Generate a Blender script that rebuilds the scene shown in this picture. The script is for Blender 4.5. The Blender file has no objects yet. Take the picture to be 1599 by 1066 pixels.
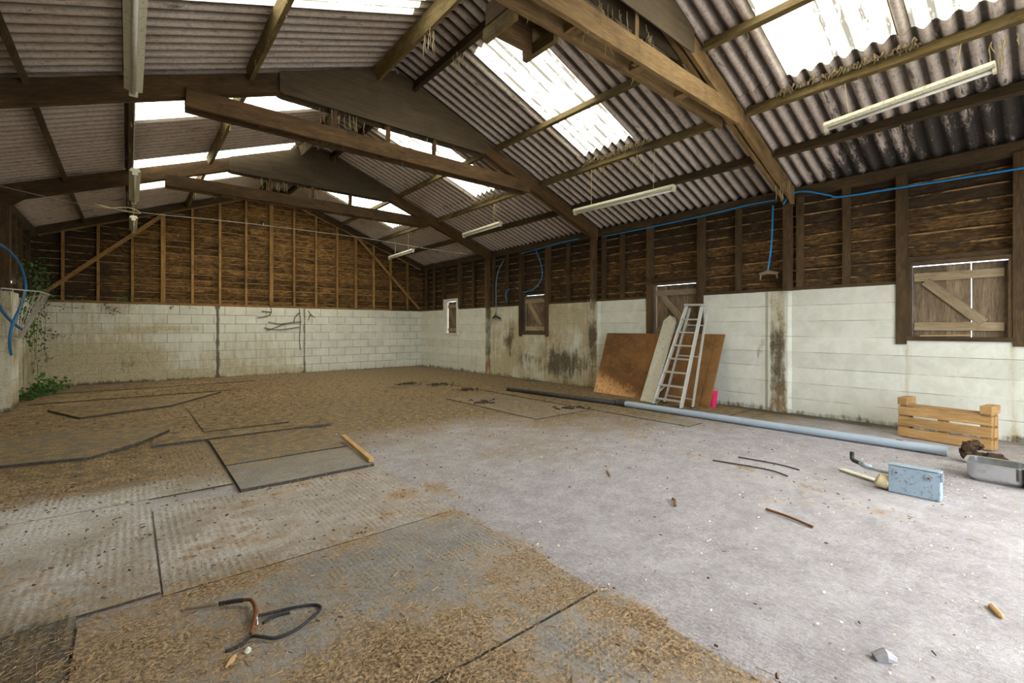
import bpy, math, random
import numpy as np
from mathutils import Vector, Matrix, Quaternion

SC = bpy.context.scene
COL = SC.collection
PI = math.pi
random.seed(7)

# ------------------------------------------------------------------ camera
cd = bpy.data.cameras.new('camera'); cam = bpy.data.objects.new('camera', cd); COL.objects.link(cam)
cam.location = (0, 0, 1.194)
cam.rotation_euler = (PI/2, 0, math.radians(-39.769))
cd.sensor_width = 36; cd.sensor_fit = 'HORIZONTAL'
cd.lens = 718.94/1599*36
cd.shift_y = -21.1/1599
cd.clip_start = .02; cd.clip_end = 300
SC.camera = cam

# ------------------------------------------------------------------ sky, exposure
SC.view_settings.view_transform = 'Standard'
SC.view_settings.look = 'None'
SC.view_settings.gamma = 1
SC.view_settings.use_curve_mapping = False
SC.view_settings.exposure = 0.54
w = bpy.data.worlds.new('overcast_sky'); SC.world = w; w.use_nodes = True
wn = w.node_tree.nodes; wl = w.node_tree.links; wn.clear()
wo = wn.new('ShaderNodeOutputWorld'); wb = wn.new('ShaderNodeBackground')
tc = wn.new('ShaderNodeTexCoord'); sx = wn.new('ShaderNodeSeparateXYZ'); cr = wn.new('ShaderNodeValToRGB')
wl.new(tc.outputs['Generated'], sx.inputs[0]); wl.new(sx.outputs['Z'], cr.inputs[0])
cr.color_ramp.elements[0].position = 0.0; cr.color_ramp.elements[0].color = (.66, .79, 1.0, 1)
cr.color_ramp.elements[1].position = 0.55; cr.color_ramp.elements[1].color = (1.0, .98, .93, 1)
wl.new(cr.outputs[0], wb.inputs['Color']); wb.inputs['Strength'].default_value = 6.0
wl.new(wb.outputs[0], wo.inputs[0])

# ------------------------------------------------------------------ building dimensions (metres)
XL, XR, YB, YF = -1.4, 7.14, 13.09, -1.35
XM = (XL+XR)/2
HW = 1.72                       # top of the white blockwork
SL = .375                       # roof slope
ZE = 3.20                       # underside of the sheets at the wall face
FR = [9.48, 5.98, 2.48, -1.02]  # portal frames
def zroof(x): return ZE + SL*min(x-XL, XR-x)

# ------------------------------------------------------------------ noise
_rs = np.random.RandomState(3)
_NT = _rs.rand(256, 256)
def vnoise(x, y):
    x = np.asarray(x, float); y = np.asarray(y, float)
    xi = np.floor(x).astype(int); yi = np.floor(y).astype(int)
    fx = x-xi; fy = y-yi; fx = fx*fx*(3-2*fx); fy = fy*fy*(3-2*fy)
    a = _NT[xi % 256, yi % 256]; b = _NT[(xi+1) % 256, yi % 256]
    c = _NT[xi % 256, (yi+1) % 256]; d = _NT[(xi+1) % 256, (yi+1) % 256]
    return (a*(1-fx)+b*fx)*(1-fy)+(c*(1-fx)+d*fx)*fy
def fbm(x, y, o=4):
    s = 0; a = .5; t = 0
    for i in range(o):
        s = s+a*vnoise(np.asarray(x)*2**i+17*i, np.asarray(y)*2**i+9*i); t += a; a *= .5
    return s/t
def sst(a, b, x):
    t = np.clip((np.asarray(x, float)-a)/(b-a), 0, 1); return t*t*(3-2*t)
def seg_d(x, y, pl):
    d = np.zeros_like(x)+99.
    for (ax, ay), (bx_, by) in zip(pl[:-1], pl[1:]):
        t = np.clip(((x-ax)*(bx_-ax)+(y-ay)*(by-ay))/((bx_-ax)**2+(by-ay)**2), 0, 1); d = np.minimum(d, np.hypot(x-ax-t*(bx_-ax), y-ay-t*(by-ay)))
    return d
def blob(x, y, cx, cy, rx, ry): return np.exp(-(((x-cx)/rx)**2+((y-cy)/ry)**2))
def rectm(x, y, x0, x1, y0, y1, e=.05):
    return sst(x0-e, x0+e, x)*(1-sst(x1-e, x1+e, x))*sst(y0-e, y0+e, y)*(1-sst(y1-e, y1+e, y))

# ------------------------------------------------------------------ object helpers
def tag(o, label=None, cat=None, group=None, kind=None):
    if label: o['label'] = label
    if cat: o['category'] = cat
    if group: o['group'] = group
    if kind: o['kind'] = kind
    return o
def empty(name, loc=(0, 0, 0), rz=0):
    o = bpy.data.objects.new(name, None); COL.objects.link(o); o.location = loc; o.rotation_euler = (0, 0, rz)
    o.empty_display_size = .1
    return o
def plabel(o, l): o['label'] = l; return o

class MB:
    """collects shapes and links them as one mesh; keeps a grain coordinate and a tint for each vertex"""
    def __init__(s): s.v = []; s.f = []; s.g = []; s.t = []; s.m = []
    def add(s, vs, fs, gs=None, tint=None, mat=0):
        n = len(s.v); s.v += [tuple(p) for p in vs]
        s.f += [tuple(i+n for i in f) for f in fs]
        s.g += [tuple(g) for g in (gs if gs is not None else vs)]
        s.t += [random.random() if tint is None else tint]*len(vs)
        s.m += [mat]*len(fs); return s
    def beam(s, p0, p1, w, h, up=(0, 0, 1), tint=None, seg=1, jit=0, mat=0, taper=1, lap=False):
        p0 = Vector(p0); p1 = Vector(p1); d = p1-p0; L = d.length; d.normalize()
        u = Vector(up); a = d.cross(u)
        if a.length < 1e-4: a = d.cross(Vector((1, 0, 0)))
        a.normalize(); b = a.cross(d).normalized()
        off = Vector((random.random()*50, random.random()*9, 0 if lap else random.random()*9))
        vs = []; gs = []
        for k in range(seg+1):
            t = k/seg; c = p0.lerp(p1, t); ww = w*(1+(taper-1)*t)/2; hh = h*(1+(taper-1)*t)/2
            for (i, j) in ((-1, -1), (1, -1), (1, 1), (-1, 1)):
                jj = Vector((random.uniform(-jit, jit), random.uniform(-jit, jit), random.uniform(-jit, jit))) if jit else Vector()
                vs.append(c+a*ww*i+b*hh*j+jj); gs.append(off+Vector((t*L, i*ww, j*hh)))
        fs = [(3, 2, 1, 0)]
        for k in range(seg):
            q = 4*k
            for i in range(4): fs.append((q+i, q+(i+1) % 4, q+4+(i+1) % 4, q+4+i))
        q = 4*seg; fs.append((q, q+1, q+2, q+3))
        return s.add(vs, fs, gs, tint, mat)
    def box(s, x0, x1, y0, y1, z0, z1, tint=None, mat=0):
        dx, dy, dz = x1-x0, y1-y0, z1-z0
        if dz >= dx and dz >= dy: return s.beam(((x0+x1)/2, (y0+y1)/2, z0), ((x0+x1)/2, (y0+y1)/2, z1), dx, dy, (0, 1, 0), tint, mat=mat)
        if dx >= dy: return s.beam((x0, (y0+y1)/2, (z0+z1)/2), (x1, (y0+y1)/2, (z0+z1)/2), dy, dz, (0, 0, 1), tint, mat=mat)
        return s.beam(((x0+x1)/2, y0, (z0+z1)/2), ((x0+x1)/2, y1, (z0+z1)/2), dx, dz, (0, 0, 1), tint, mat=mat)
    def prism(s, poly, ext, tint=None, mat=0):
        n = len(poly); e = Vector(ext); A = [Vector(p) for p in poly]; B = [p+e for p in A]
        fs = [tuple(range(n)), tuple(range(2*n-1, n-1, -1))]
        fs += [(i, i+n, (i+1) % n+n, (i+1) % n) for i in range(n)]
        off = Vector((random.random()*50, random.random()*9, random.random()*9))
        return s.add(A+B, fs, [p+off for p in A+B], tint, mat)
    def tube(s, pts, r, n=8, tint=None, cap=True, mat=0):
        pts = [Vector(p) for p in pts]; rr = r if isinstance(r, (list, tuple)) else [r]*len(pts)
        vs = []; gs = []; L = 0; prev = None
        for k, p in enumerate(pts):
            d = (pts[min(k+1, len(pts)-1)]-pts[max(k-1, 0)])
            if d.length < 1e-7: d = Vector((0, 0, 1))
            d.normalize()
            if prev is None:
                u = Vector((0, 0, 1)) if abs(d.z) < .9 else Vector((1, 0, 0))
            else: u = prev
            a = (u-d*u.dot(d)).normalized(); b = d.cross(a); prev = a
            if k: L += (p-pts[k-1]).length
            for i in range(n):
                t = 2*PI*i/n; vs.append(p+(a*math.cos(t)+b*math.sin(t))*rr[k]); gs.append(Vector((L, rr[k]*math.cos(t), rr[k]*math.sin(t))))
        fs = []
        for k in range(len(pts)-1):
            for i in range(n):
                fs.append((k*n+i, k*n+(i+1) % n, (k+1)*n+(i+1) % n, (k+1)*n+i))
        if cap: fs.append(tuple(range(n-1, -1, -1))); fs.append(tuple(range((len(pts)-1)*n, len(pts)*n)))
        return s.add(vs, fs, gs, tint, mat)
    def build(s, name, m, parent=None, smooth=False, bevel=0, loc=None):
        me = bpy.data.meshes.new(name); me.from_pydata(s.v, [], s.f); me.update()
        at = me.attributes.new('grain', 'FLOAT_VECTOR', 'POINT'); at.data.foreach_set('vector', np.array(s.g, 'f').ravel())
        at = me.attributes.new('tint', 'FLOAT', 'POINT'); at.data.foreach_set('value', np.array(s.t, 'f'))
        ms = m if isinstance(m, (list, tuple)) else [m]
        for k in ms: me.materials.append(k)
        if len(ms) > 1: me.polygons.foreach_set('material_index', s.m)
        if smooth: me.polygons.foreach_set('use_smooth', [True]*len(me.polygons))
        o = bpy.data.objects.new(name, me); COL.objects.link(o)
        if parent: o.parent = parent
        if loc: o.location = loc
        if bevel:
            b = o.modifiers.new('bevel', 'BEVEL'); b.width = bevel; b.segments = 2; b.limit_method = 'ANGLE'
        return o
def copytree(o, parent=None):
    c = o.copy(); COL.objects.link(c); c.parent = parent
    for ch in list(o.children): copytree(ch, c)
    return c
def spline(pts, n=8):
    P = [Vector(p) for p in pts]; out = []
    for i in range(len(P)-1):
        p0 = P[max(i-1, 0)]; p1 = P[i]; p2 = P[i+1]; p3 = P[min(i+2, len(P)-1)]
        for k in range(n):
            t = k/n; out.append(.5*((2*p1)+(p2-p0)*t+(2*p0-5*p1+4*p2-p3)*t*t+(-p0+3*p1-3*p2+p3)*t**3))
    out.append(P[-1]); return out

# ------------------------------------------------------------------ material helpers
class NT:
    def __init__(s, name):
        s.m = bpy.data.materials.new(name); s.m.use_nodes = True; s.n = s.m.node_tree.nodes; s.l = s.m.node_tree.links; s.n.clear()
        s.out = s.n.new('ShaderNodeOutputMaterial')
    def node(s, t, **k):
        x = s.n.new(t)
        for a, b in k.items(): setattr(x, a, b)
        return x
    def set(s, sock, v):
        if isinstance(v, bpy.types.NodeSocket): s.l.new(v, sock)
        else:
            if isinstance(v, (tuple, list)) and len(v) == 3 and sock.type == 'RGBA': v = (*v, 1)
            sock.default_value = v
    def math(s, op, a, b=0.0, c=None, clamp=False):
        x = s.node('ShaderNodeMath', operation=op); x.use_clamp = clamp; s.set(x.inputs[0], a); s.set(x.inputs[1], b)
        if c is not None: s.set(x.inputs[2], c)
        return x.outputs[0]
    def step(s, v, a, b):
        x = s.node('ShaderNodeMapRange'); x.interpolation_type = 'SMOOTHSTEP'; s.set(x.inputs[0], v); s.set(x.inputs[1], a); s.set(x.inputs[2], b); return x.outputs[0]
    def mix(s, f, a, b, mode='MIX'):
        x = s.node('ShaderNodeMix'); x.data_type = 'RGBA'; x.blend_type = mode; s.set(x.inputs[0], f); s.set(x.inputs[6], a); s.set(x.inputs[7], b); return x.outputs[2]
    def noise(s, vec, scale, detail=4, rough=.55, dist=0):
        x = s.node('ShaderNodeTexNoise'); s.set(x.inputs['Vector'], vec); x.inputs['Scale'].default_value = scale
        x.inputs['Detail'].default_value = detail; x.inputs['Roughness'].default_value = rough; x.inputs['Distortion'].default_value = dist; return x.outputs[0]
    def pos(s): return s.node('ShaderNodeNewGeometry').outputs['Position']
    def attr(s, n):
        x = s.node('ShaderNodeAttribute', attribute_name=n); return x
    def scale(s, vec, sc):
        x = s.node('ShaderNodeMapping'); s.set(x.inputs[0], vec); x.inputs['Scale'].default_value = sc; return x.outputs[0]
    def ramp(s, v, els):
        x = s.node('ShaderNodeValToRGB'); s.set(x.inputs[0], v); e = x.color_ramp.elements
        while len(e) < len(els): e.new(.5)
        for k, (p, c) in enumerate(els): e[k].position = p; e[k].color = (*c, 1)
        return x.outputs[0]
    def bump(s, h, strength=.4, dist=.01, normal=None):
        x = s.node('ShaderNodeBump'); s.set(x.inputs['Height'], h); x.inputs['Strength'].default_value = strength; x.inputs['Distance'].default_value = dist
        if normal: s.l.new(normal, x.inputs['Normal'])
        return x.outputs[0]
    def done(s, col, rough=.85, metal=0, normal=None, spec=.3):
        b = s.node('ShaderNodeBsdfPrincipled'); s.set(b.inputs['Base Color'], col); s.set(b.inputs['Roughness'], rough); s.set(b.inputs['Metallic'], metal)
        b.inputs['Specular IOR Level'].default_value = spec
        if normal: s.l.new(normal, b.inputs['Normal'])
        s.l.new(b.outputs[0], s.out.inputs[0]); return s.m

def wood(name, c0, c1, c2, stain=(.03, .02, .012), amt=.45, gs=6, bump=.5, tintamt=.5, rough=.85):
    n = NT(name); g = n.attr('grain').outputs['Vector']; t = n.attr('tint').outputs['Fac']
    a = n.noise(n.scale(g, (1.2, 16, 16)), gs, 5, .6, .6); b = n.noise(n.scale(g, (.8, 3, 3)), 2.2, 3, .6)
    d = n.noise(n.pos(), 3.1, 5, .7)
    f = n.math('ADD', n.math('MULTIPLY', a, .6), n.math('MULTIPLY', b, .4))
    c = n.ramp(f, [(.3, c0), (.52, c1), (.72, c2)])
    tv = n.math('MULTIPLY_ADD', t, tintamt, 1-tintamt/2)
    c = n.mix(1.0, c, n.node('ShaderNodeCombineColor').outputs[0], 'MIX') if False else n.mix(1.0, c, comb(n, tv), 'MULTIPLY')
    c = n.mix(n.math('MULTIPLY', n.step(d, .5, .68), amt), c, stain)
    return n.done(c, rough, 0, n.bump(a, bump, .004))
def comb(n, v):
    x = n.node('ShaderNodeCombineColor'); n.set(x.inputs[0], v); n.set(x.inputs[1], v); n.set(x.inputs[2], v); return x.outputs[0]
def plain(name, c, rough=.6, metal=0, var=.25, sc=9, dirt=(.12, .08, .04), damt=.3, bump=.15):
    n = NT(name); p = n.pos(); a = n.noise(p, sc, 5, .6); d = n.noise(p, sc*2.7, 6, .75)
    cc = n.mix(1.0, c, comb(n, n.math('MULTIPLY_ADD', a, var*2, 1-var)), 'MULTIPLY')
    cc = n.mix(n.math('MULTIPLY', n.step(d, .52, .66), damt), cc, dirt)
    return n.done(cc, rough, metal, n.bump(d, bump, .003))

M = {}
M['frame'] = wood('weathered_frame_timber', (.045, .026, .012), (.105, .062, .027), (.21, .125, .055), amt=.5)
M['framelit'] = wood('lit_frame_timber', (.11, .065, .026), (.23, .145, .062), (.37, .25, .115), amt=.35)  # same frame timber, with the stronger light on the nearest frame put into its colour
M['stud'] = wood('orange_stud_timber', (.12, .06, .02), (.30, .165, .055), (.48, .29, .11), amt=.45)
M['studdark'] = wood('dark_stud_timber', (.035, .021, .010), (.085, .052, .022), (.16, .10, .045), amt=.6)
M['purlin'] = wood('purlin_timber', (.07, .048, .018), (.16, .115, .045), (.27, .20, .085), amt=.5)
M['purlindark'] = wood('dark_purlin_timber', (.03, .022, .012), (.075, .05, .024), (.15, .09, .04), amt=.5)
M['gusset'] = wood('plywood_gusset', (.06, .043, .026), (.095, .070, .042), (.13, .098, .06), gs=2, amt=.3)
M['shutter'] = wood('weathered_shutter_timber', (.07, .045, .025), (.19, .135, .08), (.36, .28, .18), amt=.5)
M['ledge'] = wood('grey_ledge_timber', (.15, .10, .05), (.32, .24, .14), (.47, .37, .24), amt=.25)
M['pallet'] = wood('fresh_pallet_timber', (.20, .11, .04), (.40, .235, .09), (.56, .36, .155), amt=.2, tintamt=.3)
M['tanwood'] = wood('tan_batten_timber', (.38, .22, .09), (.55, .35, .15), (.66, .45, .22), amt=.1, tintamt=.1)
M['bark'] = wood('dark_bark', (.02, .012, .007), (.07, .04, .02), (.16, .09, .05), gs=9, bump=1.0, amt=.3)
M['whitemetal'] = plain('cream_fitting_enamel', (.72, .70, .56), .45, 0, .15, 14, (.16, .11, .05), .55)
M['tube'] = plain('fluorescent_tube_glass', (.80, .80, .74), .25, 0, .05, 8, (.3, .24, .14), .3)
M['blackplastic'] = plain('black_plastic', (.03, .03, .032), .5)
M['aluminium'] = plain('dull_aluminium', (.62, .62, .58), .42, .55, .12, 10, (.25, .2, .14), .25)
M['greypipe'] = plain('grey_plastic_pipe', (.36, .43, .50), .4, 0, .12, 3, (.2, .15, .09), .15)
M['darkpipe'] = plain('dark_dirty_pipe', (.045, .042, .04), .55, 0, .3, 4, (.16, .11, .06), .4)
M['pink'] = plain('pink_plastic', (.80, .03, .13), .4, 0, .08, 6, damt=.05)
M['blue'] = plain('blue_water_pipe', (.02, .26, .62), .4, 0, .15, 6, (.1, .2, .25), .2)
M['blueold'] = plain('old_blue_pipe', (.03, .17, .38), .45, 0, .2, 6, (.1, .12, .12), .3)
M['matedge'] = plain('shaded_mat_edge', (.07, .062, .052), .9, 0, .4, 12, (.24, .17, .09), .8)  # dark rubber rim, with some edge shade put into its colour
M['debris'] = plain('rotten_matting', (.055, .042, .03), .95, 0, .5, 30)
M['bluegrey'] = plain('faded_blue_pipe', (.16, .30, .40), .5, 0, .2, 6, (.12, .12, .1), .4)
M['boxmetal'] = plain('pale_blue_galvanised_metal', (.34, .44, .52), .45, .3, .15, 14, (.13, .09, .07), .7, .3)
M['steel'] = plain('stainless_steel', (.55, .57, .58), .24, .9, .12, 7, (.25, .18, .08), .35)
M['rust'] = plain('rusty_iron', (.20, .075, .025), .85, .2, .4, 22, (.04, .025, .02), .6, .5)
M['rubber'] = plain('black_rubber', (.028, .028, .03), .7, 0, .3, 20, (.25, .19, .13), .3)
M['string'] = plain('pale_twine', (.55, .45, .27), .9)
M['wire'] = plain('galvanised_wire', (.50, .48, .42), .5, .4)
M['cobweb'] = plain('dusty_cobweb', (.36, .29, .17), .95, damt=.5, sc=20)
M['leaf'] = plain('green_leaf', (.05, .14, .025), .6, 0, .5, 12, (.16, .16, .04), .4)
M['deadleaf'] = plain('dead_leaf', (.22, .11, .04), .9, 0, .5, 18, (.08, .04, .02), .4)
M['vine'] = plain('dead_vine_stem', (.14, .09, .05), .95)
M['whitepaint'] = plain('flaking_white_paint', (.66, .64, .52), .7, 0, .12, 9, (.30, .22, .12), .5)
M['whiteframe'] = plain('white_painted_frame', (.70, .68, .56), .7, 0, .12, 9, (.34, .26, .14), .35)
M['straw'] = wood('straw', (.17, .105, .05), (.38, .26, .14), (.64, .50, .32), tintamt=.9, amt=0, bump=0)
M['crumb'] = wood('litter_crumb', (.05, .03, .018), (.16, .09, .045), (.32, .18, .09), tintamt=.9, amt=0, bump=0)

# painted blockwork
def wall_mat(name, bw=.45, rows=.215, joint=.6, horiz='y'):
    n = NT(name); p = n.pos(); s = n.node('ShaderNodeSeparateXYZ'); n.l.new(p, s.inputs[0])
    cx = n.node('ShaderNodeCombineXYZ'); n.l.new(s.outputs['Y' if horiz == 'y' else 'X'], cx.inputs[0]); n.l.new(s.outputs['Z'], cx.inputs[1])
    wob = n.noise(p, 1.5, 2); 
    br = n.node('ShaderNodeTexBrick'); br.offset = .5
    n.l.new(cx.outputs[0], br.inputs['Vector']); br.inputs['Scale'].default_value = 1
    br.inputs['Brick Width'].default_value = bw; br.inputs['Row Height'].default_value = rows
    br.inputs['Mortar Size'].default_value = .005 if horiz == 'y' else .008; br.inputs['Mortar Smooth'].default_value = .5
    br.inputs['Color1'].default_value = (.9, .9, .9, 1); br.inputs['Color2'].default_value = (1, 1, 1, 1); br.inputs['Mortar'].default_value = (1, 1, 1, 1)
    m = br.outputs['Fac']; a = n.attr('zone'); sep = n.node('ShaderNodeSeparateColor'); n.l.new(a.outputs['Color'], sep.inputs[0])
    R, G, B = sep.outputs
    nz = n.noise(p, 5, 6, .68, .4); nf = n.noise(p, 38, 5, .7)
    ns = n.noise(n.scale(p, (6, 6, 1.0)), 2.6, 5, .7)      # vertical runs
    c = n.mix(n.step(nz, .3, .75), (.65, .645, .535), (.78, .78, .675))
    c = n.mix(1.0, c, br.outputs['Color'], 'MULTIPLY')
    dj = n.math('MULTIPLY', m, n.step(n.noise(n.scale(p, (.8, .8, 3)), 1.6, 4, .7), .38, .60) if horiz == 'y' else n.step(n.noise(p, 1.3, 3, .7), .30, .50))
    c = n.mix(n.math('MULTIPLY', dj, joint), c, (.30, .26, .17))
    mixn = n.math('ADD', n.math('MULTIPLY', nz, .5), n.math('MULTIPLY', ns, .5))
    lo = n.math('SUBTRACT', 1.0, R)
    f1 = n.step(mixn, n.math('MULTIPLY_ADD', lo, .55, .10), n.math('MULTIPLY_ADD', lo, .55, .42))
    c = n.mix(n.math('MULTIPLY', f1, .85), c, n.mix(n.step(nf, .35, .65), (.33, .25, .12), (.50, .43, .26)))
    lo = n.math('SUBTRACT', 1.0, G)
    f2 = n.step(mixn, n.math('MULTIPLY_ADD', lo, .55, .14), n.math('MULTIPLY_ADD', lo, .55, .40))
    c = n.mix(n.math('MULTIPLY', f2, .88), c, n.mix(n.step(nf, .35, .65), (.035, .027, .018), (.12, .09, .05)))
    lo = n.math('SUBTRACT', 1.0, B)
    f3 = n.step(mixn, n.math('MULTIPLY_ADD', lo, .55, .14), n.math('MULTIPLY_ADD', lo, .55, .44))
    c = n.mix(n.math('MULTIPLY', f3, .7), c, (.34, .17, .055))
    c = n.mix(n.math('MULTIPLY', n.step(nf, .60, .72), .22), c, (.25, .21, .13))
    h = n.math('ADD', n.math('MULTIPLY', m, -1.0), n.math('MULTIPLY', nf, .5))
    return n.done(c, .82, 0, n.bump(h, .55, .006), .25)
M['block_right'] = wall_mat('painted_blockwork_right', 30, .215, .9, 'y')
M['block_back'] = wall_mat('painted_blockwork_back', .45, .215, 1.0, 'x')

# weatherboards
def board_mat(name, warm=1.0):
    n = NT(name); g = n.attr('grain').outputs['Vector']; t = n.attr('tint').outputs['Fac']; p = n.pos()
    a = n.noise(n.scale(g, (1.5, 12, 12)), 5, 6, .65, 1.2); b = n.noise(n.scale(p, (2.2, 2.2, 5)), 1.5, 6, .72, .8)
    z = n.attr('zone'); sep = n.node('ShaderNodeSeparateColor'); n.l.new(z.outputs['Color'], sep.inputs[0])
    f = n.math('ADD', n.math('MULTIPLY', a, .5), n.math('MULTIPLY', b, .5))
    w_ = warm
    c = n.ramp(f, [(.36, (.014, .008, .004)), (.45, (.055, .028, .009)), (.53, (.17, .090, .026)), (.64, (.42, .25, .085))])
    c = n.mix(1.0, c, comb(n, n.math('MULTIPLY_ADD', t, .7, .65)), 'MULTIPLY')
    d = n.step(b, n.math('MULTIPLY_ADD', sep.outputs[0], -.5, .62), n.math('MULTIPLY_ADD', sep.outputs[0], -.5, .80))
    c = n.mix(n.math('MULTIPLY', d, .85), c, (.018, .013, .009))
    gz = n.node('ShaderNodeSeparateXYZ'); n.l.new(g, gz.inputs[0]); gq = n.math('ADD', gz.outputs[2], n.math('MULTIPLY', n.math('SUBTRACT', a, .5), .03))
    c = n.mix(n.math('MULTIPLY', n.step(gq, -.035, -.062), .85), c, (.012, .008, .005))  # dark lower edge: shade at the lap put into the board colour
    c = n.mix(n.math('MULTIPLY', n.step(gq, .066, .084), n.step(b, .60, .40)), c, (.40, .25, .095))  # pale upper edge: light catching the ledge put into the board colour
    return n.done(c, .9, 0, n.bump(a, .6, .006))
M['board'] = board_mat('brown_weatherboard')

# corrugated fibre cement
def roof_mat():
    n = NT('fibre_cement_sheet'); p = n.pos(); z = n.attr('zone'); sep = n.node('ShaderNodeSeparateColor'); n.l.new(z.outputs['Color'], sep.inputs[0])
    V, K, W = sep.outputs    # furrow, black mould, brown warmth
    s1 = n.noise(n.scale(p, (.7, 3.5, .7)), 3, 8, .78, .5); s2 = n.noise(p, 24, 6, .8); s3 = n.noise(p, 1.3, 4, .6); s4 = n.noise(n.scale(p, (1, 7, 1)), 7, 5, .8, .3)
    c = n.mix(n.step(s2, .3, .7), (.54, .45, .41), (.92, .85, .81))
    c = n.mix(n.math('MULTIPLY', n.step(s3, .4, .7), .35), c, (.40, .29, .19))
    c = n.mix(n.math('MULTIPLY', W, .5), c, (.30, .215, .14))
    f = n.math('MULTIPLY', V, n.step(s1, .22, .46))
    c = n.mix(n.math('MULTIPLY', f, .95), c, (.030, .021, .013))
    c = n.mix(n.math('MULTIPLY', n.step(s1, .56, .66), .75), c, (.055, .038, .024))
    c = n.mix(n.math('MULTIPLY', n.step(s4, .57, .66), .6), c, (.10, .07, .045))
    c = n.mix(n.math('MULTIPLY', n.step(s2, .56, .66), .5), c, (.16, .12, .085))
    mixn = n.math('ADD', n.math('MULTIPLY', s1, .4), n.math('ADD', n.math('MULTIPLY', s2, .3), n.math('MULTIPLY', s4, .3))); lo = n.math('SUBTRACT', 1.0, K)
    k = n.step(mixn, n.math('MULTIPLY_ADD', lo, .40, .30), n.math('MULTIPLY_ADD', lo, .40, .40))
    c = n.mix(n.math('MULTIPLY', k, .93), c, (.022, .019, .017))
    return n.done(c, .9, 0, n.bump(s2, .5, .006))
M['roof'] = roof_mat()
def sky_mat():
    n = NT('translucent_roof_sheet'); p = n.pos(); z = n.attr('zone'); sep = n.node('ShaderNodeSeparateColor'); n.l.new(z.outputs['Color'], sep.inputs[0])
    s1 = n.noise(n.scale(p, (.8, 4, .8)), 4, 6, .75, .4); s2 = n.noise(p, 17, 6, .8)
    s3 = n.noise(n.scale(p, (.5, 1, .5)), 60, 4, .8)
    f = n.math('MULTIPLY', n.step(sep.outputs[0], .55, .9), n.step(s1, .40, .50)); f2 = n.step(s2, .60, .66); f3 = n.step(s3, .62, .68)
    f = n.math('MAXIMUM', n.math('MULTIPLY', f, .93), n.math('MULTIPLY', f2, .85)); f = n.math('MAXIMUM', f, n.math('MULTIPLY', f3, .8)); f = n.math('MAXIMUM', f, sep.outputs[1])
    dirt = n.node('ShaderNodeBsdfDiffuse'); dirt.inputs[0].default_value = (.10, .085, .035, 1)
    tr = n.node('ShaderNodeBsdfTransparent'); tr.inputs[0].default_value = (.90, .87, .74, 1)
    tl = n.node('ShaderNodeBsdfTranslucent'); tl.inputs[0].default_value = (.90, .86, .71, 1)
    m1 = n.node('ShaderNodeMixShader'); m1.inputs[0].default_value = .45; n.l.new(tr.outputs[0], m1.inputs[1]); n.l.new(tl.outputs[0], m1.inputs[2])
    m2 = n.node('ShaderNodeMixShader'); n.l.new(f, m2.inputs[0]); n.l.new(m1.outputs[0], m2.inputs[1]); n.l.new(dirt.outputs[0], m2.inputs[2])
    n.l.new(m2.outputs[0], n.out.inputs[0]); return n.m
M['skylight'] = sky_mat()

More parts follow.
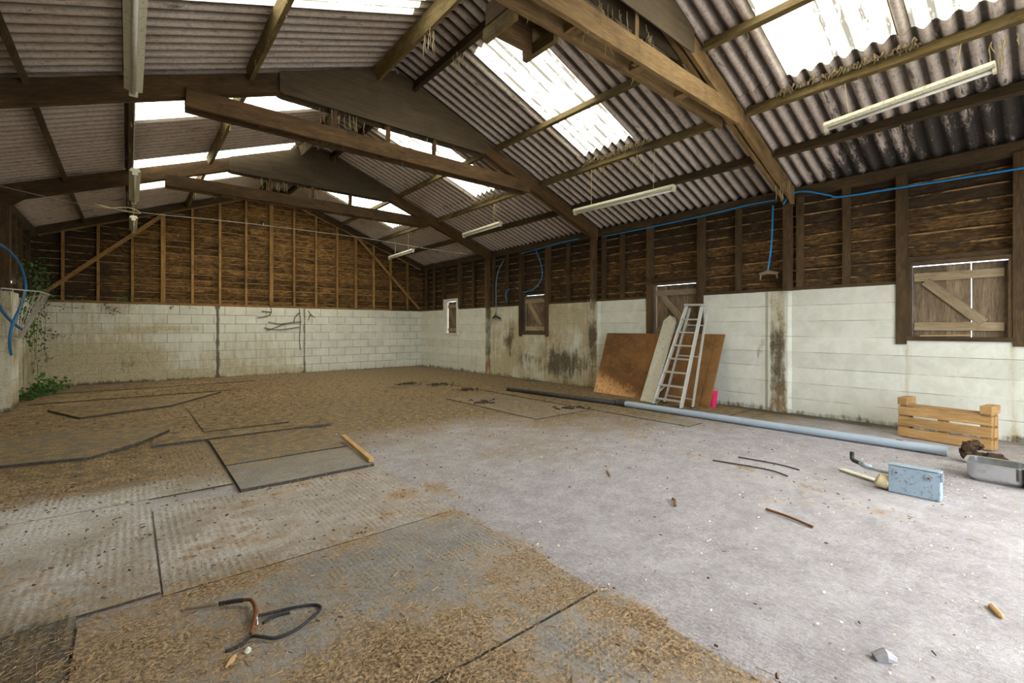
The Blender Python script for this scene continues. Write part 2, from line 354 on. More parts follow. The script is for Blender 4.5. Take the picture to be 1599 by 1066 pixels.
# floor and mats: one look, different bases
def floor_mat(name, base0, base1, pattern=None, thin=1.0):
    n = NT(name); p = n.pos(); z = n.attr('zone'); sep = n.node('ShaderNodeSeparateColor'); n.l.new(z.outputs['Color'], sep.inputs[0])
    D, S, C = sep.outputs; K = z.outputs['Alpha']      # dirt with some light falloff, straw, chalk, dark
    n1 = n.noise(p, 2.2, 7, .68, .5); n2 = n.noise(p, 11, 7, .72); n3 = n.noise(p, 70, 5, .75); n4 = n.noise(p, 190, 3, .7)
    ns = n.noise(n.scale(p, (9, 1.3, 1)), 3.0, 6, .7, .5)
    c = n.mix(n.step(n.math('ADD', n.math('MULTIPLY', n.noise(p, 5, 8, .8), .45), n.math('MULTIPLY', n.noise(n.scale(p, (30, 8, 1)), 3, 6, .8), .55)), .38, .62), base0, base1)
    c = n.mix(n.math('MULTIPLY', n.step(n2, .48, .68), .30), c, (.33, .29, .26))
    c = n.mix(n.math('MULTIPLY', n.step(n3, .46, .62), .45), c, (.17, .15, .14))
    c = n.mix(n.math('MULTIPLY', n.step(n4, .58, .7), .35), c, (.88, .86, .86))
    def layer(c, A, col, amt=.9, w=.22, nn=None, sh=0):
        q = nn if nn is not None else n.math('ADD', n.math('MULTIPLY', n2, .55), n.math('MULTIPLY', n3, .45))
        lo = n.math('SUBTRACT', 1.0, A)
        a_ = n.math('MULTIPLY_ADD', lo, .40, .28-sh); b_ = n.math('ADD', a_, w)
        return n.mix(n.math('MULTIPLY', n.step(q, a_, b_), amt), c, col)
    h = n.math('ADD', n.math('MULTIPLY', n2, .15), n.math('MULTIPLY', n3, .6))
    if pattern == 'groove' or pattern == 'dimple':
        s = n.node('ShaderNodeSeparateXYZ'); n.l.new(p, s.inputs[0])
        gx = n.math('MULTIPLY_ADD', n.math('SINE', n.math('MULTIPLY', s.outputs[0], 2*PI/(.034 if pattern == 'groove' else .026))), .5, .5)
        if pattern == 'dimple':
            gy = n.math('MULTIPLY_ADD', n.math('SINE', n.math('MULTIPLY', s.outputs[1], 2*PI/.026)), .5, .5); gx = n.math('MULTIPLY', gx, gy)
        gx = n.math('MULTIPLY', gx, n.math('MULTIPLY', n.step(n1, .42, .58), n.step(n2, .36, .56)))
        c = n.mix(n.math('MULTIPLY', gx, .26), c, (.10, .075, .055)); h = n.math('ADD', h, n.math('MULTIPLY', gx, -.45))
    c = layer(c, D, n.mix(n.math('MULTIPLY', n.step(n2, .38, .60), n.step(n3, .34, .6)), (.085, .054, .019), (.41, .285, .125)), .95, .34, None, .13)
    c = layer(c, C, n.mix(n.step(n3, .3, .7), (.46, .45, .44), (.82, .83, .84)), .85, .25, n.math('ADD', n.math('MULTIPLY', n1, .45), n.math('MULTIPLY', n3, .55)))
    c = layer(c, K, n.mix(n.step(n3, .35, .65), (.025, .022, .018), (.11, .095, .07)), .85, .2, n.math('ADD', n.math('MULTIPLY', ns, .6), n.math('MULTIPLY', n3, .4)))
    c = layer(c, S, n.mix(n.step(n3, .40, .6), (.11, .07, .035), (.50, .36, .215)), .95, .12, n.math('ADD', n.math('MULTIPLY', n2, .4), n.math('MULTIPLY', n3, .6)))
    return n.done(c, .85, 0, n.bump(h, .8, .012), .25)
M['floor'] = floor_mat('dusty_concrete', (.27, .255, .272), (.50, .485, .515))
M['mat'] = floor_mat('dusty_rubber_mat', (.20, .20, .20), (.38, .365, .345), 'dimple')
M['matgroove'] = floor_mat('dusty_grooved_mat', (.32, .28, .24), (.54, .50, .46), 'groove')
M['outground'] = plain('yard_concrete', (.42, .42, .40), .9, 0, .2, 2)

# ------------------------------------------------------------------ floor zones (dirt by place, with some daylight falloff put into its spread)
def zone_floor(x, y):
    nz = fbm(x*1.3+3, y*1.3, 4)-.5; nf = fbm(x*4, y*4, 3)-.5
    d = np.hypot(x-2.7, (y-.9)*.95)
    dirt = .30*sst(.6, 2.4, d+nz*1.5+nf)+.62*sst(1.9, 4.6, d+nz*2.2+nf*.8)  # browner with distance; part of this is light falloff put into the dirt
    dirt = np.maximum(dirt, .95*sst(4.4, 7.2, y+nz*2)); dirt = dirt*(1-.15*sst(10, 13, y))
    dirt = np.maximum(dirt, .30*sst(1.7, 1.4, x))
    dirt *= 1-.55*rectm(x, y, 4.4, 7.2, -2, 2.2, .5)
    dirt -= .30*blob(x, y, 4.6, 2.6, 1.1, .7); dirt -= .25*blob(x, y, .9, 4.6, .7, 1.2); dirt -= .2*blob(x, y, 2.2, 4.2, .8, .9)
    straw = np.zeros_like(x)+.04
    near = sst(2.62, 2.5, y)*sst(1.72, 1.60, x)
    straw = np.maximum(straw, near*(.70+nz*.8+nf*.6))
    straw -= near*.50*blob(x, y, 1.0, 1.95, .42, .36); straw -= near*.4*blob(x, y, .75, 2.3, .5, .16); straw -= near*.25*blob(x, y, 1.3, 1.2, .25, .3)
    straw += near*.25*blob(x, y, .5, 1.4, .35, .3)+near*.2*blob(x, y, .1, 2.2, .3, .3)
    edge = np.exp(-((x-1.64+.03*np.sin(y*9))/.055)**2)*sst(2.8, 2.4, y); straw = np.maximum(straw, edge*(.75+nf))
    edge2 = np.exp(-((y-2.56-.03*np.sin(x*7))/.06)**2)*sst(1.75, 1.6, x); straw = np.maximum(straw, edge2*(.62+nf))
    straw = np.maximum(straw, (.60+nf)*blob(x, y, 1.75, 3.0, .16, .5)); straw = np.maximum(straw, (.55+nf)*blob(x, y, 1.72, 3.9, .12, .3))
    straw = np.maximum(straw, (.40+nf)*np.exp(-((y-4.52)/.08)**2)*rectm(x, y, .3, 1.7, 4, 5)); straw = np.maximum(straw, (.42+nf)*np.exp(-((y-3.75)/.09)**2)*rectm(x, y, .5, 1.8, 3.4, 4.2))
    straw = np.maximum(straw, (.45+nf)*np.exp(-((x-.6)/.06)**2)*rectm(x, y, .2, 1, 3.4, 6.2)); straw = np.maximum(straw, (.5+nf)*blob(x, y, 1.9, 9, .8, 1.3)); 
    straw = np.maximum(straw, (.42+nf)*blob(x, y, 1.9, 11.4, 1.6, .8)); straw = np.maximum(straw, (.30+nf+nz)*sst(1.65, 1.3, x)*sst(2.6, 2.9, y))
    straw = np.maximum(straw, (.36+nf)*blob(x, y, 4.2, 3.0, 1.2, .35)); straw = np.maximum(straw, (.33+nf)*blob(x, y, 3.3, 5.0, 1.5, .6))
    b1 = np.exp(-(seg_d(x+nz*.3, y+nf*.15, [(4.03, 2.91), (4.08, 2.29), (4.05, 1.86), (3.98, 1.40), (3.9, .9)])/.10)**2)
    b2 = np.exp(-(seg_d(x+nf*.2, y+nz*.3, [(3.4, 1.4), (3.75, 1.0), (3.78, .75), (3.6, .35)])/.09)**2)
    straw = np.maximum(straw, (.52+nf)*b1); straw = np.maximum(straw, (.40+nf)*b2)
    chalk = .95*blob(x, y, -.65, 3.9, .95, .8)+.40*blob(x, y, 1.1, 3.2, .8, .3)+.3*blob(x, y, .3, 4.2, .8, .7)
    chalk = np.maximum(chalk, (.50+nz*1.1+nf*.9)*rectm(x, y, -1.4, 1.65, 2.65, 4.6, .25)); straw = np.maximum(straw, (.30+nf*1.3-nz)*rectm(x, y, -1.4, 1.65, 2.6, 5.6, .2)); straw = straw*(1-.15*rectm(x, y, -1.4, 1.6, 2.8, 4.4, .3))
    dirt = dirt*(1-.5*rectm(x, y, -1.4, 1.6, 2.7, 4.3, .4))
    chalk = np.maximum(chalk, .45*rectm(x, y, 1.75, 4.6, -1, 2.2, .3)*(1+nz)); chalk = np.maximum(chalk, .35*blob(x, y, 4.6, 2.5, 1.1, .6))
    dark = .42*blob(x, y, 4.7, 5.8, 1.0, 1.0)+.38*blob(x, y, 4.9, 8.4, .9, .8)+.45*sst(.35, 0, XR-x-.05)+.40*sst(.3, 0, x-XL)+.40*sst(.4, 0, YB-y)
    dark += .36*rectm(x, y, 4.5, 7.2, -1.5, 4.0, .5)+.25*b1*(1+nf)+.35*sst(.45, .05, XR-x)*rectm(x, y, 5, 8, 1, 3.2, .2)+.2*blob(x, y, 0, 9.2, 1.2, .5)+.25*blob(x, y, .2, 12.4, 1.5, .6)  # stain plus contact shade put into the dark along the right wall base
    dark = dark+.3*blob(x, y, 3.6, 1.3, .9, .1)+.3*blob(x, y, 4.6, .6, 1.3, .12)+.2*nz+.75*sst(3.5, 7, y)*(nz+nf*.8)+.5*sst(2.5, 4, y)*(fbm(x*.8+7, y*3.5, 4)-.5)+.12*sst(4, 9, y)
    dark = dark+.35*rectm(x, y, 1.2, 1.6, 2.02, 2.3, .06)
    dark = dark+sst(-.12, -.2, x)*sst(2.75, 2.6, y)*.75
    cl = lambda a: np.clip(a, 0, 1)
    return np.stack([cl(dirt), cl(straw), cl(chalk), cl(dark)], -1)
def grid_mesh(name, us, vs, P, Z, m, parent=None, skip=None, thick=0, off=-1, smooth=True):
    U, V = np.meshgrid(us, vs, indexing='ij'); pts = P(U, V).reshape(-1, 3); nu, nv = len(us), len(vs)
    fs = []
    for i in range(nu-1):
        for j in range(nv-1):
            if skip and skip((us[i]+us[i+1])/2, (vs[j]+vs[j+1])/2): continue
            fs.append((i*nv+j, (i+1)*nv+j, (i+1)*nv+j+1, i*nv+j+1))
    me = bpy.data.meshes.new(name); me.from_pydata(pts.tolist(), [], fs); me.update()
    z = Z(U, V).reshape(-1, Z(U[:1, :1], V[:1, :1]).shape[-1])
    if z.shape[1] == 3: z = np.concatenate([z, np.ones((len(z), 1))], 1)
    at = me.attributes.new('zone', 'FLOAT_COLOR', 'POINT'); at.data.foreach_set('color', z.astype('f').ravel())
    me.materials.append(m)
    if smooth: me.polygons.foreach_set('use_smooth', [True]*len(me.polygons))
    o = bpy.data.objects.new(name, me); COL.objects.link(o)
    if parent: o.parent = parent
    if thick:
        s = o.modifiers.new('solid', 'SOLIDIFY'); s.thickness = thick; s.offset = off
    return o
def addzone(o, fn):
    me = o.data; n = len(me.vertices); co = np.zeros(n*3, 'f'); me.vertices.foreach_get('co', co); co = co.reshape(-1, 3)
    z = fn(co); z = z if z.shape[1] == 4 else np.concatenate([z, np.ones((n, 1))], 1)
    at = me.attributes.new('zone', 'FLOAT_COLOR', 'POINT'); at.data.foreach_set('color', z.astype('f').ravel()); return o

AR = np.arange
fx = np.arange(XL-.15, XR+.2, .05); fy = np.arange(YF-.3, YB+.15, .05)
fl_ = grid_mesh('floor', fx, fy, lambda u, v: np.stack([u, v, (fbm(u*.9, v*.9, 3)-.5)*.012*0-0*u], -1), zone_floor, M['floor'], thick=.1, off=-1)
tag(fl_, kind='structure')
g = MB(); g.box(-60, 60, -60, YF-.31, -.16, -.02); g.box(-60, XL-.16, YF-.31, 60, -.16, -.02); g.box(XR+.21, 60, YF-.31, 60, -.16, -.02); g.box(XL-.16, XR+.21, YB+.16, 60, -.16, -.02)
tag(g.build('ground', M['outground']), kind='structure')

# ------------------------------------------------------------------ walls
WIN = [(.35, 1.21, 1.08, 1.97), (3.83, 4.70, 1.05, 1.98), (7.41, 8.21, 1.08, 1.99), (10.94, 11.70, 1.04, 2.03)]
LWIN = [(3.4, 4.5, 1.06, 1.9), (7.3, 8.3, 1.06, 1.9), (10.42, 11.50, 1.04, 1.9)]
def snap(a, b, step, marks):
    v = list(np.arange(a, b+1e-6, step)); 
    v = [q for q in v if all(abs(q-m) > step*.45 for m in marks)]+[m for m in marks if a <= m <= b]
    if b not in v and min(abs(q-b) for q in v) > 1e-6: v.append(b)
    return np.array(sorted(set(np.round(v, 4))))
def zone_right(y, z):
    nz = fbm(y*2, z*2, 3)-.5
    bay = rectm(y, z, 5.95, 9.5, -1, 3, .04)
    br = .16+.25*sst(.25, 0, z)+bay*(.56+1.0*nz)
    br = np.maximum(br, .30*np.exp(-((y-10.2)/.4)**2)*sst(.75, .2, z)+.2)
    for yy in (1.21, .35, 7.41, 8.21, 10.94): br = br+.35*np.exp(-((y-yy)/.035)**2)*sst(1.05, 1.0, z)
    pier = sum(np.exp(-((y-yy)/.13)**6) for yy in (2.62, 6.03, 9.50))
    dk = .72*bay*(.25+blob(y, z, 6.9, .45, .65, .40)+.8*blob(y, z, 8.7, .85, .25, .3)+.5*blob(y, z, 8.2, .5, .4, .25)+.3*blob(y, z, 8.55, 1.25, .12, .2))
    dk = np.maximum(dk, pier*(.60+nz*.9)); dk = np.maximum(dk, .62*sst(.13+nz*.18, .02, z)); dk = np.maximum(dk, .5*blob(y, z, 2.86, .95, .1, .35)+.35*blob(y, z, 2.85, .3, .12, .4))
    dk = np.maximum(dk, .62*np.exp(-((y-9.62)/.05)**2)); dk = np.maximum(dk, .40*np.exp(-((y-7.38)/.10)**2)*sst(1.1, 1.0, z)*bay)
    rt = .1+.45*bay*blob(y, z, 7.2, 1.0, .35, .3)+.45*pier*sst(.8, .2, z)+.35*blob(y, z, 9.62, .5, .1, .8)
    br = np.maximum(br, pier*.75)
    return np.clip(np.stack([br, dk, rt], -1), 0, 1)
ys = snap(YF, YB, .05, [w_[0] for w_ in WIN]+[w_[1] for w_ in WIN]+[2.49, 2.75, 5.90, 6.16, 9.38, 9.62]); zs = snap(0, HW, .043, sorted({w_[2] for w_ in WIN}))
def pier_in(v): # piers stand proud of the panels
    return np.where(((v > 2.48) & (v < 2.76)) | ((v > 5.89) & (v < 6.17)) | ((v > 9.37) & (v < 9.63)), .03, 0.0)
wr = grid_mesh('wall_right', ys, zs, lambda u, v: np.stack([XR-pier_in(u)+0*v, u, v], -1), zone_right, M['block_right'],
    skip=lambda u, v: any(a < u < b and v > c for a, b, c, d in WIN), thick=.16, off=1, smooth=False)
tag(wr, kind='structure')
def zone_back(x, z):
    nz = fbm(x*2, z*2, 3)-.5
    left = sst(3.8, 3.5, x)
    br = .17+.34*left*sst(1.6, .2, z)+.38*sst(1.6, -.6, x)+.3*sst(.3, 0, z)+nz*.5*left
    br += .35*blob(x, z, .45, 1.15, .9, .10)+.3*blob(x, z, -.2, .45, .8, .35)+.25*blob(x, z, 1.0, 1.2, .5, .08)
    dk = .95*np.exp(-((x-1.65)/.03)**2)+.9*np.exp(-((x-3.63)/.028)**2)+.35*np.exp(-((x-1.65)/.07)**2)*(.8+nz)+.55*sst(.10, .0, z)+.30*blob(x, z, .1, .5, .7, .25)+.45*blob(x, z, -1.3, 1.3, .12, .6)
    dk += .22*sst(1.8, -.4, x)*sst(1.1, .2, z)*(1+3*nz)
    dk += .45*np.exp(-((z-1.70)/.03)**2)*sst(3, 1, x)+.35*blob(x, z, 7.08, .45, .05, .2)
    rt = .08+.25*blob(x, z, .8, 1.15, .6, .15)+.2*sst(.25, .0, z)
    return np.clip(np.stack([br, dk, rt], -1), 0, 1)
wb_ = grid_mesh('wall_back', snap(XL, XR, .04, [3.63]), snap(0, HW, .043, []), lambda u, v: np.stack([u, YB+0*u, v], -1), zone_back, M['block_back'], thick=.16, off=-1, smooth=False)
tag(wb_, kind='structure')
def zone_left(y, z):
    nz = fbm(y*2, z*2, 3)-.5
    br = .62+nz+.2*sst(.5, 0, z); dk = .34+nz*.7+.5*sst(.12, 0, z)+.4*np.exp(-((y-10.38)/.07)**2)+.25*np.exp(-((y-11.5)/.1)**2)
    return np.clip(np.stack([br, dk, .2+nz*.4], -1), 0, 1)
lp = lambda u: np.where((u > 9.60) & (u < 10.34), .10, 0.0)
wl_ = grid_mesh('wall_left', snap(YF, YB, .06, [w_[0] for w_ in LWIN]+[w_[1] for w_ in LWIN]+[9.6, 10.34]), snap(0, HW, .043, [1.06]), lambda u, v: np.stack([XL+lp(u), u, v], -1), zone_left, M['block_right'],
    skip=lambda u, v: any(a < u < b and v > c for a, b, c, d in LWIN), thick=.16, off=-1, smooth=False)
tag(wl_, kind='structure')

def cladding(name, parent, side):
    m = MB(); ex = .152; z = HW-.02; k = 0; rnd = random.Random(11 if side == 'b' else 5 if side == 'r' else 9)
    xo = {'r': XR+.105, 'l': XL-.105, 'b': YB+.105}[side]
    while z < (3.30 if side != 'b' else 4.85):
        z1 = z+ex+.03
        if side == 'b':
            # clip the board to the gable slope
            x0 = XL-.16; x1 = XR+.16
            if z > ZE-.05: dx = (z-ZE+.02)/SL; x0 = XL+dx-.02; x1 = XR-dx+.02
            segs = []; c = x0
            while c < x1-.05:
                e = min(x1, c+rnd.uniform(2.0, 3.4)); segs.append((c, e)); c = e
        else:
            segs = []; c = YF
            while c < YB+.20:
                e = min(YB+.20, c+rnd.uniform(2.2, 3.6)); segs.append((c, e)); c = e
            ws = WIN if side == 'r' else LWIN; out = []
            for (a, b) in segs:
                cur = [(a, b)]
                for (u0, u1, c0, c1) in ws:
                    if z < c1-.01:
                        nxt = []
                        for (p, q) in cur:
                            if q <= u0 or p >= u1: nxt.append((p, q))
                            else:
                                if p < u0: nxt.append((p, u0))
                                if q > u1: nxt.append((u1, q))
                        cur = nxt
                out += cur
            segs = out
        for (a, b) in segs:
            if b-a < .02: continue
            wob = rnd.uniform(-.004, .004); t = rnd.random(); h0 = z+rnd.uniform(-.005, .005)
            if side == 'b': 
                p0 = (a, xo+wob, (z+z1)/2); p1 = (b, xo+wob, (z+z1)/2)
                m.beam((a, xo+.012, h0+ex/2), (b, xo+.012, h0+ex/2), .014, ex+.028, up=(0, -.17, 1), tint=t, seg=6, jit=.003, lap=True)
            else:
                sg = 1 if side == 'r' else -1
                m.beam((xo+sg*.012, a, h0+ex/2), (xo+sg*.012, b, h0+ex/2), .014, ex+.028, up=(-sg*.17, 0, 1), tint=t, seg=6, jit=.003, lap=True)
        z += ex; k += 1
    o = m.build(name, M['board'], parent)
    def zf(co):
        u = co[:, 0] if side == 'b' else co[:, 1]; zz = co[:, 2]
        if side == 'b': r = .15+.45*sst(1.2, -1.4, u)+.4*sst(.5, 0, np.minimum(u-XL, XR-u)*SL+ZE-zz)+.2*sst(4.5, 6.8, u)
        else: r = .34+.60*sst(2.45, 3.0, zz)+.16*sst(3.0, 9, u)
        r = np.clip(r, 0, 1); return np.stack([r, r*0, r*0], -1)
    addzone(o, zf); return o
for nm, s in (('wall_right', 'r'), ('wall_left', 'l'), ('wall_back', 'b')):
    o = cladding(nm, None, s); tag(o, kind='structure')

def front():  # unseen end wall, added to narrow the opening and even out the light
    m = MB()
    m.box(XL-.15, DX0, YF-.16, YF, 0, 3.2); m.box(DX1, XR+.15, YF-.16, YF, 0, 3.2)
    m.prism([(XL-.15, YF-.12, DZ), (XR+.15, YF-.12, DZ), (XR+.15, YF-.12, ZE), (XM, YF-.12, zroof(XM)), (XL-.15, YF-.12, ZE)], (0, .03, 0))
    o = m.build('wall_front_unseen', M['board']); addzone(o, lambda co: np.zeros((len(co), 3))+.3); tag(o, kind='structure')
DX0, DX1, DZ = 1.2, 6.2, 2.75
front()

# sill plates along the top of the blockwork, wall plates under the eaves
def trim(name, fn, m='studdark'):
    b = MB(); fn(b); o = b.build(name, M[m]); tag(o, kind='structure'); return o
def segs_excl(a, b, ws, pad=0):
    cur = [(a, b)]
    for (u0, u1, *_r) in ws:
        n_ = []
        for p, q in cur:
            if q <= u0-pad or p >= u1+pad: n_.append((p, q)); continue
            if p < u0-pad: n_.append((p, u0-pad))
            if q > u1+pad: n_.append((u1+pad, q))
        cur = n_
    return cur
k = 1
for a, b in segs_excl(YF, YB-.02, WIN):
    trim('trim_%d' % k, lambda m: m.beam((XR+.055, a, HW+.02), (XR+.055, b, HW+.02), .11, .045, seg=8, jit=.003)); k += 1
for a, b in segs_excl(YF, YB-.02, LWIN):
    trim('trim_%d' % k, lambda m: m.beam((XL-.055, a, HW+.02), (XL-.055, b, HW+.02), .11, .045)); k += 1
trim('trim_%d' % k, lambda m: m.beam((XL, YB+.05, HW+.025), (XR-1.0, YB+.05, HW+.025), .10, .05, seg=8, jit=.003), 'stud'); k += 1
trim('trim_%d' % k, lambda m: m.beam((XR-1.0, YB+.05, HW+.025), (XR, YB+.05, HW+.025), .10, .05), 'studdark'); k += 1
trim('trim_%d' % k, lambda m: m.beam((XR+.05, YF, 3.08), (XR+.05, YB, 3.08), .09, .13, seg=20, jit=.003), 'purlindark'); k += 1
trim('trim_%d' % k, lambda m: m.beam((XL-.05, YF, 3.08), (XL-.05, YB, 3.08), .09, .13), 'purlindark'); k += 1

# ------------------------------------------------------------------ studs
def stud(p0, p1, w_, d, label, group, mat, up=(0, 1, 0)):
    m = MB(); m.beam(p0, p1, w_, d, up, seg=5, jit=.0022)
    o = m.build('wall_stud', M[mat]); tag(o, label, 'stud', group); return o
ords = ['first', 'second', 'third', 'fourth', 'fifth', 'sixth', 'seventh', 'eighth', 'ninth', 'tenth', 'eleventh', 'twelfth', 'thirteenth', 'fourteenth', 'fifteenth', 'sixteenth', 'seventeenth']
bx = [-1.04, -.50, .06, .60, 1.15, 1.70, 2.26, 2.83, 3.38, 3.94, 4.51, 5.04, 5.58, 6.12, 6.68]
for i, x in enumerate(bx):
    wide = .085 if i in (3, 7) else (.07 if i in (11,) else .048)
    stud((x, YB+.045, HW+.05), (x, YB+.045, zroof(x)-.17), wide, .08,
         '%s orange upright stud from the left on the end gable wall' % ords[i], 'studs on the end gable wall', 'stud')
def top_of(y): return 3.03
ry = [(12.85, 'beside the far corner'), (12.35, 'just left of the white framed window'), (11.76, 'at the left side of the white framed window'), (10.90, 'at the right side of the white framed window'),
      (10.25, 'between the white framed window and the third frame post'), (9.36, 'just right of the farthest portal frame post'), (8.81, 'left of the far bare timber shutter'), (8.26, 'at the left side of the far bare timber shutter'), (7.36, 'at the right side of the far bare timber shutter'),
      (6.75, 'between the far bare shutter and the middle frame post'), (5.80, 'just right of the middle portal frame post'), (5.36, 'left of the shutter behind the ladder'), (4.75, 'at the left side of the shutter behind the ladder'),
      (3.79, 'at the right side of the shutter behind the ladder'), (3.20, 'above the plain white panel right of the ladder'), (2.36, 'just right of the nearest portal frame post'), (1.82, 'left of the large nearest shutter'), (1.26, 'at the left side of the large nearest shutter'), (.30, 'at the right side of the large nearest shutter'), (-.35, 'past the right edge of the large nearest shutter')]
for y, l in ry:
    jamb = any(abs(y-u) < .07 for w_ in WIN for u in w_[:2])
    wd = .085 if jamb else .06
    z0 = 1.0 if jamb and not (10.5 < y < 12) else HW+.045
    x = XR+.04 if not jamb else XR+.03
    stud((x, y, z0), (x, y, top_of(y)), wd if not jamb else .10, .08 if not jamb else .10, 'dark right wall stud %s' % l, 'studs on the right wall', 'studdark', up=(0, 1, 0) if False else (0, 1, 0))
for i, y in enumerate([12.35, 11.56, 10.98, 10.36, 9.7, 8.9, 8.35, 7.25]):
    stud((XL-.04, y, HW+.045 if i not in (2,) else 1.9), (XL-.04, y, 3.03), .05, .08, '%s upright stud from the far corner on the left wall' % ords[i], 'studs on the left wall', 'studdark')
# gable rafters and diagonal braces
def named_beam(name, p0, p1, w_, h, label, cat, group, mat, up=(0, 0, 1), seg=6, jit=.003):
    m = MB(); m.beam(p0, p1, w_, h, up, seg=seg, jit=jit); o = m.build(name, M[mat]); tag(o, label, cat, group); return o
named_beam('gable_batten', (XL, YB+.035, ZE-.14), (XM, YB+.035, zroof(XM)-.14), .06, .05, 'orange sloping batten capping the studs on the left half of the gable', 'batten', 'battens at the gable top', 'stud')
named_beam('gable_batten', (XR, YB+.035, ZE-.14), (XM, YB+.035, zroof(XM)-.14), .06, .05, 'orange sloping batten capping the studs on the right half of the gable', 'batten', 'battens at the gable top', 'stud')
named_beam('gable_rafter', (XL, YB-.06, ZE-.08), (XM, YB-.06, zroof(XM)-.08), .08, .13, 'dark sloping rafter against the left half of the end gable', 'rafter', 'rafters against the end gable', 'purlindark')
named_beam('gable_rafter', (XR, YB-.06, ZE-.08), (XM, YB-.06, zroof(XM)-.08), .08, .13, 'dark sloping rafter against the right half of the end gable', 'rafter', 'rafters against the end gable', 'purlindark')
named_beam('diagonal_brace', (XL+.02, YB-.012, 1.83), (.56, YB-.012, 3.72), .022, .075, 'diagonal brace rising from the left corner across the gable studs', 'brace', 'diagonal gable braces', 'stud', up=(0, 0, 1))
named_beam('diagonal_brace', (XR-.08, YB-.012, 1.80), (5.10, YB-.012, 3.78), .022, .075, 'diagonal brace rising from the right corner across the gable studs', 'brace', 'diagonal gable braces', 'stud')

# ------------------------------------------------------------------ windows with timber shutters
def window(idx, y0, y1, z0, z1, style):
    root = empty('window_%d' % idx, (XR, (y0+y1)/2, z0)); tag(root, kind='structure')
    def P(b, nm, m, parent=root, bevel=0):
        o = b.build(nm, M[m], None, bevel=bevel)
        o.parent = parent
        if parent is root: o.matrix_parent_inverse = Matrix.Translation(root.location).inverted()
        return o
    f = MB(); xo = XR+.005; dp = .13; th = .035
    ft = 'whiteframe' if style == 'white' else 'studdark'
    xin = XR-.03 if style == 'white' else XR-.005
    if style == 'white': th = .07
    f.box(xin, XR+dp, y0, y0+th, z0, z1); f.box(xin, XR+dp, y1-th, y1, z0, z1)
    f.box(xin, XR+dp, y0+th, y1-th, z1-th, z1); f.box(xin-.015, XR+dp, y0-.02, y1+.02, z0-.035, z0+.012)
    P(f, 'window_frame', ft)
    f = MB(); zn = HW-.02+.152*math.ceil((z1-.01-HW+.02)/.152); f.box(XR+.085 if style == 'white' else XR+.03, XR+dp+.01, y0-.03, y1+.03, z1, zn+.03); P(f, 'window_head', 'studdark')
    a, b = y0+th, y1-th; xs = XR+.10
    g0 = .0; 
    if style == 'big': bb = [(a+.002, .36*(b-a)+a-.003), (.36*(b-a)+a+.005, .62*(b-a)+a), (.62*(b-a)+a, .81*(b-a)+a), (.81*(b-a)+a, b-.005)]
    else:
        n_ = 4; gap = b-(.02 if style == 'white' else .015); bb = [(a+.004+(gap-a)*i/n_, a+(gap-a)*(i+1)/n_-.003) for i in range(n_)]
    top = z1-th-.009 if style == 'big' else z1-th-.006
    s = MB()
    for i, (p, q) in enumerate(bb):
        s.beam((xs, (p+q)/2, z0+.008), (xs, (p+q)/2, top-random.uniform(0, .004)), .02, q-p, up=(0, 1, 0), seg=3, jit=.0012)
    sh = P(s, 'shutter', 'shutter')
    zl = z1-th-.14; e = b-.02 if style != 'white' else bb[-1][1]-.01; st = a+.03
    for zz in (zl, z0+.13 if style == 'big' else z0+.10):
        l = MB(); l.beam((xs-.022, st, zz), (xs-.022, e, zz+random.uniform(-.01, .006)), .024, .095, seg=4, jit=.002); o = P(l, 'ledge', 'ledge', sh, .002)
    l = MB(); l.beam((xs-.024, e-.10, zl-.05), (xs-.024, st+.16, z0+.17), .024, .10, up=(0, .6, 1), seg=3, jit=.002); P(l, 'brace', 'ledge', sh, .002)
    if style == 'big':
        l = MB(); l.beam((XR+.03, b-.08, z0+.022), (XR+.05, b-.50, z0+.034), .03, .014); P(l, 'loose_batten', 'tanwood')
    return root
window(1, *WIN[0], 'big'); window(2, *WIN[1], 'plain'); window(3, *WIN[2], 'plain'); window(4, *WIN[3], 'white')
# boarded openings in the left wall
for i, (y0, y1, z0, z1) in enumerate(LWIN):
    root = empty('window_%d' % (5+i), (XL, (y0+y1)/2, z0)); tag(root, kind='structure')
    b = MB(); n_ = 7
    for j in range(n_): b.beam((XL-.13, y0+(y1-y0)*(j+.5)/n_, z0), (XL-.13, y0+(y1-y0)*(j+.5)/n_, z1+.05), .02, (y1-y0)/n_-.004, up=(0, 1, 0))
    o = b.build('boarding', M['studdark']); o.parent = root; o.matrix_parent_inverse = Matrix.Translation(root.location).inverted()

